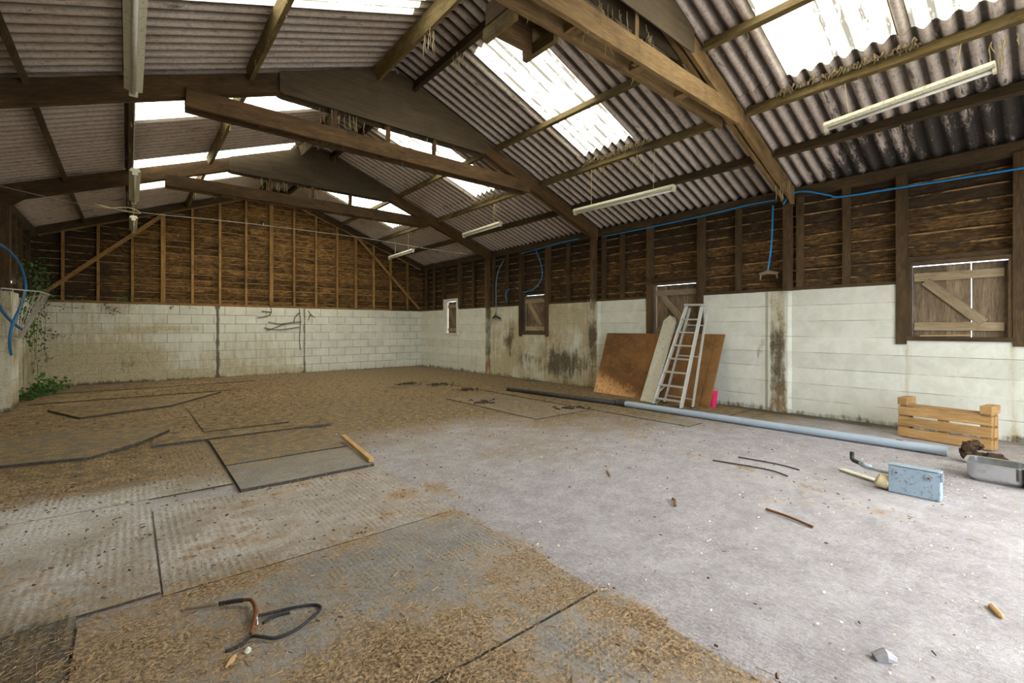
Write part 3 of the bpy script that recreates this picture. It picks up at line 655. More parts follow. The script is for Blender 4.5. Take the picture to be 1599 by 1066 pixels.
# ------------------------------------------------------------------ portal frames
fr_names = ['farthest portal frame, next to the end gable', 'middle portal frame of dark timber with plywood apex', 'nearest portal frame, timber coloured lighter as if lit, crossing the top right of the view', 'portal frame at the open end behind the viewpoint']
zr = lambda x: zroof(x)-.035
RD = .215
for i, y in enumerate(FR):
    root = empty('portal_frame', (XR-.05, y, 0)); tag(root, fr_names[i], 'roof frame', 'portal frames')
    inv = Matrix.Translation(root.location).inverted()
    def P(b, nm, m, bevel=.003):
        o = b.build(nm, M['framelit' if (i == 2 and m == 'frame') else m], None, bevel=bevel); o.parent = root; o.matrix_parent_inverse = inv; return o
    cs = math.cos(math.atan(SL))
    for sx_ in (1, -1):
        xe = XR-.0 if sx_ == 1 else XL+.0
        rt = MB(); dz = RD/2/cs
        for yy in (y-.038, y+.038):
            rt.beam((xe, yy, zr(xe)-dz+(.0)), (XM, yy, zr(XM)-dz), .045, RD, seg=14, jit=.0035)
        P(rt, 'rafter', 'frame')
        ps = MB(); ps.beam((xe-sx_*.075, y, 0), (xe-sx_*.075, y, 2.98), .15-.0, .10, up=(0, 1, 0), seg=6, jit=.002)
        P(ps, 'post', 'frame') if False else None
        q = MB(); xx = xe-sx_*.062; q.beam((xx, y, HW-.0), (xx, y, 3.02), .12, .09, up=(0, 1, 0), seg=5, jit=.003); q = q.build('post', M['frame'], None, bevel=.003); q.parent = root; q.matrix_parent_inverse = inv
        kb = MB(); kb.prism([(xe-sx_*.005, y-.066, 2.92), (xe-sx_*.15, y-.066, 2.90), (xe-sx_*.30, y-.066, zr(xe-sx_*.30)-RD-.02), (xe-sx_*.22, y-.066, zr(xe-sx_*.22)-.05), (xe-sx_*.005, y-.066, zr(xe)-.03)], (0, .008, 0)); P(kb, 'knee_plate', 'frame', 0)
    for yy in (y-.085, y+.085):
        c = MB(); c.beam((.46, yy, 3.615), (5.30, yy, 3.615), .045, .20, seg=16, jit=.003); P(c, 'collar', 'frame')
        gp = MB(); A = 1.36; B = 2*XM-A; t = .02
        zz = lambda x: zr(x)+.002
        gp.prism([(A, yy-.006, zz(A)), (XM-.25, yy-.006, zz(XM-.25)), (XM+.25, yy-.006, zz(XM+.25)), (B, yy-.006, zz(B)), (B, yy-.006, zr(B)-RD/cs), (B-.06, yy-.006, 3.955), (A+.06, yy-.006, 3.955), (A, yy-.006, zr(A)-RD/cs)], (0, .012, 0))
        if yy < y:
            P(gp, 'gusset', 'gusset', 0)
        else: P(gp, 'gusset', 'gusset', 0)
    for xx in ((2.0, 2.72, 3.44) if i else (2.0, 2.75, 3.5)):
        h = MB(); h.beam((xx, y-.04, 3.52), (xx+.02, y-.04, 4.0), .055, .04, up=(0, 1, 0), seg=2, jit=.003); P(h, 'hanger', 'frame')
    for xx in (1.2, 1.9, 2.7, 3.55, 4.3):
        sp = MB(); sp.box(xx-.05, xx+.05, y-.06, y+.06, 3.53, 3.60); P(sp, 'spacer_block', 'frame')

# ------------------------------------------------------------------ purlins
bays = [(9.57, YB-.02, 'in the bay nearest the end gable'), (6.07, 9.39, 'between the middle and the farthest frame'), (2.57, 5.89, 'between the nearest and the middle frame'), (-1.0, 2.39, 'in the near bay before the nearest frame')]
lines = [(6.38, 'lower', 'right', .055, .11, 'purlindark'), (5.58, 'middle', 'right', .05, .11, 'purlin'), (4.59, 'upper', 'right', .05, .10, 'purlin'), (3.12, 'ridge', 'right', .055, .17, 'purlindark'),
         (-.72, 'lower', 'left', .055, .10, 'purlindark'), (0.0, 'middle', 'left', .055, .12, 'purlindark'), (1.05, 'upper', 'left', .055, .12, 'purlin'), (2.55, 'ridge', 'left', .055, .17, 'purlin')]
for (x, nm, side, w_, h, mt) in lines:
    for (y0, y1, bl) in bays:
        o1 = random.uniform(-.012, .012); o2 = random.uniform(-.012, .012); z = zroof(x)-h/2-.005
        m = MB(); sg = -1 if side == 'right' else 1
        m.beam((x+o1, y0, z), (x+o2, y1, z), w_, h, up=(-sg*SL*.9, 0, 1), seg=10, jit=.003)
        tag(m.build('purlin', M[mt], bevel=.003), '%s purlin on the %s roof slope %s' % (nm, side, bl), 'purlin', '%s slope purlins' % side)

# ------------------------------------------------------------------ roof sheets
PT = .146; AMP = .026
SKR = [(-1.2, .90), (.98, 1.92), (3.86, 4.82), (6.80, 7.76), (9.66, 11.55)]
SKL = [(3.66, 4.62), (6.50, 7.46), (9.18, 11.28)]
X2 = 5.52                      # where the upper row laps over the lower one
def roof_mesh(name, side, row, y0, y1, m, kind):
    # u: distance from the wall face along x, towards the ridge
    UL = XR-X2 if side == 'right' else 1.36
    if row == 'low': us = np.array([-.22, -.06, .12, .3, .5, .7, .9, 1.1, 1.25, UL+.10]); dz = 0.0
    else: us = np.array([UL-.06, 1.75, 2.0, 2.3, 2.6, 2.9, 3.2, 3.5, 3.8, 4.0, XR-XM]); dz = .012
    if kind == 'sky': us = np.array([UL-.10, 1.75, 2.0, 2.3, 2.6, 2.9, 3.2, 3.5, 3.8, XR-3.12]); dz = .012
    n_ = max(2, int(round((y1-y0)/PT*8))); vs = np.linspace(y0, y1, n_+1)
    jit = {}
    def P(u, v):
        x = XR-u if side == 'right' else XL+u
        z = ZE+SL*u+dz+AMP*(1+np.cos(2*PI*v/PT))+.006*(fbm(v*.8+3, u, 2)-.5)
        sheet = np.floor((v+.1)/1.02); z = z+.004*np.sin(sheet*12.9898)
        lo = u.min(); z = z-0*u
        return np.stack([x, v, z], -1)
    def Z(u, v):
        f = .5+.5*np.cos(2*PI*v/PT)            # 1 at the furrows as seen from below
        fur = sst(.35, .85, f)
        fn = fbm(v*2+5, u*2, 3)
        if side == 'right':
            K = .08+.34*sst(1.5, .3, u)*sst(2.6, .5, np.abs(v-.6))+.16*sst(.6, 0, u)+.22*sst(1.7, 1.2, u)*sst(2.2, 1.6, v)+.9*(fbm(v*4+2, u*1.6, 4)-.5)*sst(1.7, 1.4, u)*sst(2.6, 1.8, v)+.35*(fbm(v*3, u*2, 3)-.5)
            W = .15+.5*sst(9, 12, v)+.2*fn
        else:
            K = .12+.15*sst(.8, 0, u)+.2*(fn-.5); W = .38+.35*sst(5, 11, v)
        K = K+.35*sst(3.9, 4.2, u)+.2*np.exp(-((u-UL)/.05)**2)
        if kind == 'sky':
            e = np.minimum(v-y0, y1-v); f2 = .8*sst(.05, .0, e+.04*(fn-.5))+.6*sst(.10, 0, u-us[0]+.08*(fn-.5))
            return np.clip(np.stack([fur*sst(.15, .5, fbm(v*3, u*1.5, 3)), f2, fn*0], -1), 0, 1)
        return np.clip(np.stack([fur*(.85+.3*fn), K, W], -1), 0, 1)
    return grid_mesh(name, us, vs, P, Z, m, thick=0 if kind == 'sky' else .007, off=1 if side == 'left' else -1)
def inv_segs(sk, a, b):
    out = []; c = a
    for p, q in sorted(sk):
        if p > c: out.append((c, p))
        c = max(c, q)
    if c < b: out.append((c, b))
    return out
def join(objs, name):
    import bmesh
    bm = bmesh.new(); bm2 = None
    for o in objs: bm.from_mesh(o.data)
    me = bpy.data.meshes.new(name); bm.to_mesh(me); bm.free(); me.materials.append(M['roof'])
    o = bpy.data.objects.new(name, me); COL.objects.link(o)
    s = o.modifiers.new('solid', 'SOLIDIFY'); s.thickness = .007; s.offset = objs[0].modifiers[0].offset
    for q in objs: bpy.data.objects.remove(q)
    tag(o, kind='structure'); return o
RY0, RY1 = YF-.15, YB+.3
for side, sk in (('right', SKR), ('left', SKL)):
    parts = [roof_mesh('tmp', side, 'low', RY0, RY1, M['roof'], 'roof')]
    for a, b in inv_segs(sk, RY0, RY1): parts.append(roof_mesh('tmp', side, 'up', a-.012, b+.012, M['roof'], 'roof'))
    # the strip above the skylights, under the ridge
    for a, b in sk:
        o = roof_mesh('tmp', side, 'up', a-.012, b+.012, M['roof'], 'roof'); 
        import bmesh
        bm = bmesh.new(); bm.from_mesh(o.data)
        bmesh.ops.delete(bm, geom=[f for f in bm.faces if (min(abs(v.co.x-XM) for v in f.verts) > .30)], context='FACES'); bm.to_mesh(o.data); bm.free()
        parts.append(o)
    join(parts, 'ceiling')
wh = {('right', 0): 'at the top right corner', ('right', 1): 'right beside the nearest frame', ('right', 2): 'between the nearest and middle frames', ('right', 3): 'between the middle and farthest frames',
      ('right', 4): 'in the bay by the end gable', ('left', 0): 'before the middle frame', ('left', 1): 'just beyond the middle frame', ('left', 2): 'behind the farthest frame'}
for side, sk in (('right', SKR), ('left', SKL)):
    for i, (a, b) in enumerate(sk):
        o = roof_mesh('skylight', side, 'up', a, b, M['skylight'], 'sky')
        tag(o, 'bright skylight on the %s roof slope %s' % (side, wh[(side, i)]), 'skylight', 'translucent roof sheets')

# ------------------------------------------------------------------ fluorescent lights on cords
def light(x, y0, y1, z0, z1, label, tops, wd=.10, double=False, cords=True):
    L = math.hypot(y1-y0, z1-z0); root = empty('strip_light', (x, (y0+y1)/2, (z0+z1)/2)); root.rotation_euler = (math.atan2(z1-z0, y1-y0), 0, 0)
    tag(root, label, 'strip light', 'fluorescent strip lights hung from the roof')
    b = MB(); h = L/2
    b.prism([(-wd*.32, -h, .035), (wd*.32, -h, .035), (wd*.5, -h, -.005), (wd*.16, -h, -.02), (-wd*.16, -h, -.02), (-wd*.5, -h, -.005)], (0, 2*h, 0)); b.build('body', M['whitemetal'], root, bevel=.003)
    for s in (-1, 1):
        c = MB(); c.box(-.03, .03, s*(h-.012)-.012, s*(h-.012)+.012, -.058, -.008); c.build('lamp_holder', M['whitemetal'], root)
    t = MB(); t.tube([(0, -h+.02, -.038), (0, h-.02, -.038)], .0155, 10); t.build('fluorescent_tube', M['tube'], root, smooth=True)
    for q in tops:
        c = MB(); u = q-(y0+y1)/2; ztop = zroof(5.58)-.115 if x > 3 else zroof(0)-.125
        zl = (z0+z1)/2+(z1-z0)*u/L
        c.tube([(0, u, .03), (.01, u+.01, .03+(ztop-zl)*.5), (0, u+random.uniform(-.02, .02), ztop-zl)], .0035, 5); c.build('cord', M['string'], root)
    return root
light(5.57, .37, 1.60, 3.385, 3.285, 'long dusty strip light nearest the viewpoint at top right', (.57, 1.39), .12)
light(5.57, 3.32, 5.10, 3.065, 3.085, 'clean long strip light hanging between the nearest and middle frames', (3.64, 4.75), .11)
light(5.57, 7.04, 8.33, 3.235, 3.205, 'strip light hanging between the middle and farthest frames, right side', (7.26, 8.11))
light(5.57, 10.63, 12.02, 3.18, 3.15, 'farthest strip light on the right, close to the end gable', (10.9, 11.66))
light(.03, 3.3, 5.08, 3.24, 3.22, 'strip light seen end on at top left, before the middle frame', (3.6, 4.9), .125)
light(.065, 8.05, 9.85, 3.32, 3.30, 'strip light seen end on in front of the farthest frame', (8.3, 9.5), .13)
light(.07, 11.35, 12.7, 3.30, 3.28, 'farthest strip light on the left, seen end on against the gable', (11.5, 12.5), .13)

# ------------------------------------------------------------------ timber hatch box hanging under the nearest collar
root = empty('timber_box', (2.4, 2.6, 3.5)); tag(root, 'open bottomed wooden box fixed beyond the collar of the nearest frame', 'box')
inv = Matrix.Translation(root.location).inverted()
def RP(b, nm, m, bevel=.003, lab=None):
    o = b.build(nm, M[m], None, bevel=bevel); o.parent = root; o.matrix_parent_inverse = inv
    if lab: o['label'] = lab
    return o
b = MB(); b.beam((2.20, 2.60, 3.53), (2.20, 2.98, 3.53), .05, .10); RP(b, 'side_rail', 'purlin')
b = MB(); b.beam((2.62, 2.60, 3.53), (2.62, 2.98, 3.53), .05, .10); RP(b, 'side_rail', 'purlin')
b = MB(); b.beam((2.225, 2.86, 3.60), (2.595, 2.86, 3.60), .02, .24); RP(b, 'end_board', 'frame')
b = MB(); b.beam((2.175, 2.78, 3.74), (2.645, 2.78, 3.74), .30, .02); RP(b, 'top_board', 'frame')
b = MB(); b.beam((2.645, 2.60, 3.66), (2.645, 2.93, 3.66), .02, .16); RP(b, 'side_board', 'frame')
b = MB(); b.beam((2.175, 2.60, 3.66), (2.175, 2.93, 3.66), .02, .16); RP(b, 'side_board', 'frame')

# ------------------------------------------------------------------ board sheets, white plank, ladder, bucket
def flatsheet(name, p, q, lean, h, th, mat, label, cat, gx=8):
    """sheet standing on its edge from p to q, leaning by 'lean' metres over its height"""
    m = MB(); p = Vector(p); q = Vector(q); l0, l1 = lean; z = 1.085; n_ = Vector((z, 0, -l0)).normalized()*th
    A, B = p, q; C = q+Vector((l1, 0, z)); D = p+Vector((l0, 0, z))
    m.prism([A, B, C, D], n_, tint=.5); o = m.build(name, M[mat], bevel=.002); tag(o, label, cat); return o
n = NT('rusty_brown_sheet'); p_ = n.pos(); a = n.noise(p_, 1.6, 6, .7, .6); bb_ = n.noise(p_, 16, 6, .75); s_ = n.node('ShaderNodeSeparateXYZ'); n.l.new(p_, s_.inputs[0])
c = n.mix(n.step(a, .35, .65), (.13, .062, .018), (.25, .12, .035)); c = n.mix(n.math('MULTIPLY', n.step(bb_, .5, .66), .4), c, (.32, .18, .07))
e1 = n.step(n.math('ADD', n.math('ADD', s_.outputs[2], n.math('MULTIPLY', n.math('SUBTRACT', 5.5, s_.outputs[1]), .32)), n.math('MULTIPLY', n.math('SUBTRACT', bb_, .5), .9)), .42, .22)
c = n.mix(n.math('MULTIPLY', e1, n.step(s_.outputs[1], 4.2, 4.8)), c, n.mix(n.step(bb_, .4, .6), (.55, .25, .08), (.72, .45, .22)))
M['sheet'] = n.done(c, .75, 0, n.bump(bb_, .4, .004))
flatsheet('board_sheet', (6.50, 3.50, .013), (6.63, 5.60, .013), (.53, .40), 1.20, .014, 'sheet', 'large brown board leaning on its long edge, pale and peeling at lower left corner', 'board')
flatsheet('board_sheet', (6.56, 3.36, .013), (6.69, 5.30, .013), (.50, .37), 1.22, .03, 'sheet', 'brown board leaning behind the large peeling board, its edge showing right of the ladder', 'board')
# white plank with its pointed top
m = MB(); A = Vector((6.345, 4.17, .014)); B = Vector((6.40, 4.43, .014)); up = Vector((.62, -.02, 1.33)); 
TL = B+up*.985+Vector((0, -.03, 0)); TR = A+up*1.0; TP = (TL+TR)/2+up*.055+Vector((0, .01, 0))
m.prism([A, B, TL, TP, TR+Vector((0, .0, .03)), TR+Vector((0, -.02, -.05))], (.03, 0, -.012)); tag(m.build('white_plank', M['whitepaint'], bevel=.003), 'tall white painted plank with chipped top leaning beside the ladder', 'plank')
# step ladder
root = empty('step_ladder', (6.3, 3.8, 0)); tag(root, 'aluminium step ladder with seven treads leaning before the brown boards', 'ladder')
inv = Matrix.Translation(root.location).inverted()
FL, FRt = Vector((6.225, 4.06, .012)), Vector((6.19, 3.585, .012)); TLp, TRp = Vector((6.80, 3.84, 1.54)), Vector((6.80, 3.585, 1.53))
def rail(nm, a, b, w_, h, m_='aluminium', up=(1, 0, 0)):
    q = MB(); q.beam(a, b, w_, h, up); return RP(q, nm, m_, .002)
rail('front_rail', FL, TLp, .028, .062); rail('front_rail', FRt, TRp, .028, .062)
for k in range(7):
    t = .045+k*.133; a = FL.lerp(TLp, t+.02); b = FRt.lerp(TRp, t+.02)
    q = MB(); q.beam(a, b, .085, .022, (0, 0, 1)); RP(q, 'tread', 'aluminium', .002)
q = MB(); q.beam(TLp+Vector((.05, .02, .02)), TRp+Vector((.05, -.02, .02)), .20, .03, (0, 0, 1)); RP(q, 'top_cap', 'aluminium', .004)
RL, RR = Vector((6.50, 4.05, .012)), Vector((6.40, 3.52, .012))
RTL, RTR = TLp+Vector((.10, 0, -.03)), TRp+Vector((.10, -.03, -.03))
rail('rear_rail', RL, RTL, .022, .04); rail('rear_rail', RR, RTR, .022, .04)
for t in (.08, .50, .82):
    q = MB(); q.beam(RL.lerp(RTL, t), RR.lerp(RTR, t), .022, .02); RP(q, 'rear_crossbar', 'aluminium', 0)
for (a0, b0, s) in ((FL, FRt, 1), (FRt, FL, -1)):
    T0 = TLp if a0 is FL else TRp; d = (b0-a0).normalized()
    for t in (.065, .195):
        p0 = a0.lerp(T0, t); q = MB(); q.beam(p0-Vector((0, 0, .09)), p0+d*.09, .012, .02); RP(q, 'corner_brace', 'aluminium', 0)
for pnt in (FL, FRt, RL, RR):
    q = MB(); q.box(pnt.x-.035, pnt.x+.035, pnt.y-.02, pnt.y+.02, 0.0, .03); RP(q, 'foot', 'blackplastic', .002)
# pink bucket
def lathe(prof, n=20, cx=0, cy=0):
    m = MB(); vs = []; fs = []
    for (r, z) in prof:
        for i in range(n): vs.append((cx+r*math.cos(2*PI*i/n), cy+r*math.sin(2*PI*i/n), z))
    for k_ in range(len(prof)-1):
        for i in range(n): fs.append((k_*n+i, k_*n+(i+1) % n, (k_+1)*n+(i+1) % n, (k_+1)*n+i))
    fs.append(tuple(range(n-1, -1, -1))); m.add(vs, fs, tint=.5); return m
root = empty('bucket', (6.73, 3.385, .0)); root.rotation_euler = (0, math.radians(4), 0); tag(root, 'tall narrow bright pink bucket standing beside the leaning boards', 'bucket')
lathe([(.046, .004), (.050, .01), (.066, .235), (.070, .24), (.070, .25), (.063, .25), (.060, .238), (.046, .02)]).build('body', M['pink'], root, smooth=True)
hd = MB(); hd.tube(spline([(0, -.068, .238), (.01, -.06, .275), (.015, 0, .295), (.01, .06, .275), (0, .068, .238)], 5), .004, 6); hd.build('handle', M['pink'], root, smooth=True)

# ------------------------------------------------------------------ long pipe in two lengths
m = MB(); m.tube([(5.843, .72, .05), (5.81, 2.4, .048), (5.775, 4.36, .05)], .042, 16); m.tube([(5.846, .70, .05), (5.843, .78, .05)], .045, 16)
root = empty('drain_pipe', (5.8, 2.5, 0)); tag(root, 'long light grey plastic pipe lying on the floor along the right wall', 'pipe'); inv = Matrix.Translation(root.location).inverted()
RP(m, 'pipe', 'greypipe', 0)
m = MB(); m.tube([(5.785, 4.25, .052), (5.775, 4.40, .052)], .052, 16); m.tube([(5.842, 1.02, .05), (5.842, 1.07, .05)], .0432, 16); RP(m, 'coupling', 'darkpipe', 0)
m = MB(); m.tube([(5.775, 4.41, .042), (5.64, 5.6, .04), (5.48, 6.72, .045)], .036, 14); tag(m.build('black_pipe', M['darkpipe'], smooth=True), 'thin dirty black pipe on the floor continuing from the grey pipe', 'pipe')

# ------------------------------------------------------------------ pallet bench by the right wall
PA = Vector((6.518, 1.181)); PB = Vector((6.385, .44)); L = (PB-PA).length; ang = math.atan2(PB.y-PA.y, PB.x-PA.x)
root = empty('pallet_bench', (PA.x, PA.y, 0), ang); tag(root, 'fresh wooden pallet section standing on edge with two end blocks on top', 'pallet')
def LP(b, nm, mt='pallet', bevel=.003): return b.build(nm, M[mt], root, bevel=bevel)
# local x runs along the face, local y>0 points to the wall (left of direction)
sgn = 1
DP = .20
for (z0, z1) in ((.01, .105), (.13, .225), (.245, .335)):
    b = MB(); b.box(-.0, L-.012, 0, .018, z0, z1); LP(b, 'front_plank')
for (x0, x1) in ((.0, .09), (L/2-.045, L/2+.045), (L-.10, L-.008)):
    b = MB(); b.box(x0, x1, .019, .037, .006, .335); LP(b, 'upright_board')
for (x0, x1) in ((.0, .09), (L-.09, L)):
    for z0 in (.01, .13, .245):
        b = MB(); b.box(x0, x1, .038, .115, z0, z0+.09); LP(b, 'spacer_block')
    b = MB(); b.box(x0, x1, .116, .136, .006, .34); LP(b, 'upright_board')
for (y0, y1) in ((.012, .075), (.082, .145), (.152, .20)):
    b = MB(); b.box(.02, L-.02, y0, y1, .337, .353); LP(b, 'top_slat')
b = MB(); b.box(.0, .085, -.012, .215, .354, .435); LP(b, 'end_block', bevel=.006)
b = MB(); b.box(L-.095, L-.005, -.015, .215, .354, .435); LP(b, 'end_block', bevel=.006)
root.scale = (1, 1, 1)

# ------------------------------------------------------------------ metal box with its fittings
root = empty('metal_box', (4.262, .69, 0), 0); tag(root, 'small pale blue battered metal box lying on its side', 'box')
b = MB(); b.box(0, .012, -.145, .137, 0.004, .205); b.build('front_panel', M['boxmetal'], root, bevel=.004)
b = MB(); b.box(.012, .10, -.145, -.136, 0.004, .20); b.build('end_panel', M['boxmetal'], root, bevel=.002)
b = MB(); b.box(.012, .10, .128, .137, 0.004, .20); b.build('end_panel', M['boxmetal'], root, bevel=.002)
b = MB(); b.box(.022, .095, -.134, .126, 0.004, .165); b.build('tank', M['bluegrey'], root)
b = MB(); b.box(.0, .10, -.135, .127, .193, .201); b.build('lip', M['boxmetal'], root, bevel=.002)
for yy in (-.085, .09):
    b = MB(); b.tube([(-.007, yy, .155), (.001, yy, .155)], .022, 14); o = b.build('fixing_plate', M['boxmetal'], root)
    b = MB(); b.tube([(-.014, yy, .152), (-.004, yy, .152)], .007, 8); b.build('bolt', M['rust'], o)
b = MB(); b.box(-.001, .02, -.16, -.147, .14, .20); b.build('bracket', M['boxmetal'], root)
b = MB(); b.tube(spline([(.05, .14, .055), (.045, .19, .06), (.04, .215, .07)], 4), [.052]*8+[.02], 14); b.build('ball_float', M['string'], root, smooth=True)
b = MB(); b.tube(spline([(.06, .13, .125), (.10, .20, .115), (.17, .30, .11), (.22, .37, .12)], 5), .013, 8); b.build('inlet_pipe', M['greypipe'], root, smooth=True)
b = MB(); b.tube([(.16, .28, .112), (.20, .34, .115)], .022, 10); b.build('coupling', M['greypipe'], root, smooth=True)
b = MB(); b.tube(spline([(.21, .355, .118), (.25, .41, .125), (.265, .42, .155), (.265, .42, .185)], 4), .016, 10); b.build('elbow', M['blackplastic'], root, smooth=True)
m = MB(); m.beam((4.40, .84, .012), (4.59, 1.20, .012), .06, .012); tag(m.build('pale_strip', M['whitepaint']), 'flat pale painted strip on the floor beside the metal box', 'strip')

# ------------------------------------------------------------------ steel sink and log
root = empty('steel_sink', (5.05, .2, 0)); tag(root, 'stainless steel sink trough on the floor at the right edge', 'sink'); inv = Matrix.Translation(root.location).inverted()
m = MB()
def ringpts(x0, x1, y0, y1, r, z, n=6):
    out = []
    for (cx_, cy_, a0) in ((x1-r, y1-r, 0), (x0+r, y1-r, 90), (x0+r, y0+r, 180), (x1-r, y0+r, 270)):
        for i in range(n+1):
            t = math.radians(a0+90*i/n); out.append((cx_+r*math.cos(t), cy_+r*math.sin(t), z))
    return out
def shell(rings):
    m = MB(); n_ = len(rings[0]); vs = [p for r in rings for p in r]; fs = []
    for k_ in range(len(rings)-1):
        for i in range(n_): fs.append((k_*n_+i, k_*n_+(i+1) % n_, (k_+1)*n_+(i+1) % n_, (k_+1)*n_+i))
    fs.append(tuple(range(n_-1, -1, -1))); fs.append(tuple(range((len(rings)-1)*n_, len(rings)*n_))); m.add(vs, fs, tint=.5); return m
X0, X1, Y0, Y1 = 5.08, 5.34, .19, .50
m = shell([ringpts(X0+.02, X1-.02, Y0+.01, Y1-.02, .05, .003), ringpts(X0, X1, Y0, Y1, .06, .03), ringpts(X0-.006, X1+.005, Y0, Y1+.006, .06, .135), ringpts(X0-.02, X1+.02, Y0-.0, Y1+.02, .06, .14), ringpts(X0-.02, X1+.02, Y0, Y1+.02, .06, .146), ringpts(X0, X1, Y0+.01, Y1, .05, .144), ringpts(X0+.004, X1-.004, Y0+.015, Y1-.005, .05, .04), ringpts(X0+.03, X1-.03, Y0+.03, Y1-.03, .04, .02)])
RP(m, 'bowl', 'steel', 0)
m = shell([ringpts(5.06, 5.50, -.25, .185, .02, .003), ringpts(5.06, 5.50, -.25, .185, .02, .195), ringpts(5.05, 5.52, -.26, .19, .02, .20), ringpts(5.05, 5.52, -.26, .19, .02, .205), ringpts(5.09, 5.48, -.23, .16, .02, .203), ringpts(5.10, 5.47, -.22, .15, .02, .10)])
RP(m, 'deep_basin', 'steel', 0)
m = MB(); m.beam((5.03, .185, .03), (5.03, .185, .15), .012, .05); RP(m, 'overflow_plate', 'rust', 0)
m = MB(); pts = []
import itertools
for i in range(22): pts.append((5.74+.012*math.sin(i*.8), .57-.013*i, .048+.010*math.sin(i*.6)))
m.tube(pts, [.022+.034*math.sin(min(1, (i+1)/6)*PI/2)*(1 if i < 17 else (22-i)/6)+.006*math.sin(i*2.1) for i in range(22)], 16)
m.tube(spline([(5.73, .56, .04), (5.72, .555, .10), (5.715, .54, .145), (5.725, .50, .165), (5.73, .46, .14)], 5), [.045]*5+[.05]*6+[.04]*5+[.034, .030, .026, .02, .012], 14)
for q in range(len(m.v)): m.v[q] = tuple(np.array(m.v[q])+_rs.uniform(-.012, .012, 3))
m.v = [(a_, b_, max(c_, .002)) for a_, b_, c_ in m.v]
tag(m.build('rotten_log', M['bark']), 'dark rotten piece of log between the pallet and the steel sink', 'log')

# ------------------------------------------------------------------ mats
def mat(name, poly, label, m_, th=.014, group='rubber floor mats', zfn=None, step=.06, z0=.001):
    """flat mat on the floor; a fine grid clipped to its outline carries the dirt and the light falloff put into it"""
    import bmesh
    bm = bmesh.new(); P = [Vector((p[0], p[1], 0)) for p in poly]
    xs = [p.x for p in P]; ysq = [p.y for p in P]
    gxs = np.linspace(min(xs)-.01, max(xs)+.01, max(2, int((max(xs)-min(xs))/step))); gys = np.linspace(min(ysq)-.01, max(ysq)+.01, max(2, int((max(ysq)-min(ysq))/step)))
    V = [[bm.verts.new((x, y, 0)) for y in gys] for x in gxs]
    for i in range(len(gxs)-1):
        for j in range(len(gys)-1): bm.faces.new((V[i][j], V[i+1][j], V[i+1][j+1], V[i][j+1]))
    c = sum(P, Vector())/len(P)
    for i in range(len(P)):
        a = P[i]; b_ = P[(i+1) % len(P)]; nrm = Vector((b_.y-a.y, -(b_.x-a.x), 0)).normalized()
        if (c-a).dot(nrm) > 0: nrm = -nrm
        bmesh.ops.bisect_plane(bm, geom=bm.verts[:]+bm.edges[:]+bm.faces[:], plane_co=a, plane_no=nrm, clear_outer=True)
    me = bpy.data.meshes.new(name); bm.to_mesh(me); bm.free()
    co = np.zeros(len(me.vertices)*3, 'f'); me.vertices.foreach_get('co', co); co = co.reshape(-1, 3)
    z = zone_floor(co[:, 0], co[:, 1])
    if zfn: z = zfn(z, co)
    at = me.attributes.new('zone', 'FLOAT_COLOR', 'POINT'); at.data.foreach_set('color', z.astype('f').ravel())
    co[:, 2] = th+.006*(fbm(co[:, 0]*2, co[:, 1]*2, 2)-.5); me.vertices.foreach_set('co', co.ravel()); me.materials.append(M[m_]); me.materials.append(M['matedge'])
    o = bpy.data.objects.new(name, me); COL.objects.link(o); o.location = (0, 0, z0)
    s = o.modifiers.new('solid', 'SOLIDIFY'); s.thickness = th-.002; s.offset = -1; s.material_offset_rim = 1
    # normals must face up so the thickness goes down
    if me.polygons[0].normal.z < 0: me.flip_normals()
    tag(o, label, 'floor mat', group); return o
q = lambda x0, x1, y0, y1, j=.012: [(x0+random.uniform(-j, j), y0), (x1, y0+random.uniform(-j, j)), (x1+random.uniform(-j, j), y1), (x0, y1+random.uniform(-j, j))]
mat('rubber_mat', q(-.155, 1.63, 1.352, 2.53), 'dimpled rubber mat strewn with straw under the rusty hook', 'mat')
mat('rubber_mat', q(.1, 1.63, -.1, 1.338), 'dimpled rubber mat nearest the viewpoint at the bottom centre', 'mat')
mat('rubber_mat', q(-1.38, -.165, 1.2, 2.585, .003), 'dark brown mat in the bottom left corner of the view', 'mat', zfn=lambda z, c: np.stack([z[:, 0], z[:, 1]*.2, z[:, 2]*0, np.maximum(z[:, 3], .8)], -1))
mat('grooved_mat', q(-1.38, .11, 2.60, 4.05, .004), 'grooved mat coated in white chalky dust at the left edge', 'matgroove', .010)
mat('grooved_mat', q(.12, 1.64, 2.545, 3.785, .004), 'grooved mat with whitish dust just beyond the straw covered mat', 'matgroove', .010)
mat('grooved_mat', q(-1.38, .61, 4.06, 5.75, .004), 'grooved mat in front of the curling left mat', 'matgroove', .009)
mat('rubber_mat', [(.62, 3.80), (1.62, 3.80), (1.64, 4.50), (.63, 4.53)], 'smooth mat with a raised front edge lying before the tan batten', 'mat', .03, zfn=lambda z, c: np.stack([z[:, 0]*.5+.3, z[:, 1]*.5, z[:, 2]*.5+.18, z[:, 3]*.5], -1))
mat('rubber_mat', [(.63, 4.56), (1.65, 4.55), (1.62, 5.66), (.64, 5.68)], 'smooth mat with a thick left edge behind the tan batten', 'mat', .03, zfn=lambda z, c: np.stack([z[:, 0]*.6+.35, z[:, 1]*.5, z[:, 2]*.4, z[:, 3]*.5+.1], -1))
mat('rubber_mat', [(.17, 5.76), (1.90, 5.72), (1.94, 6.02), (.20, 6.13)], 'long narrow strip of mat with a dark raised edge', 'mat', .035)
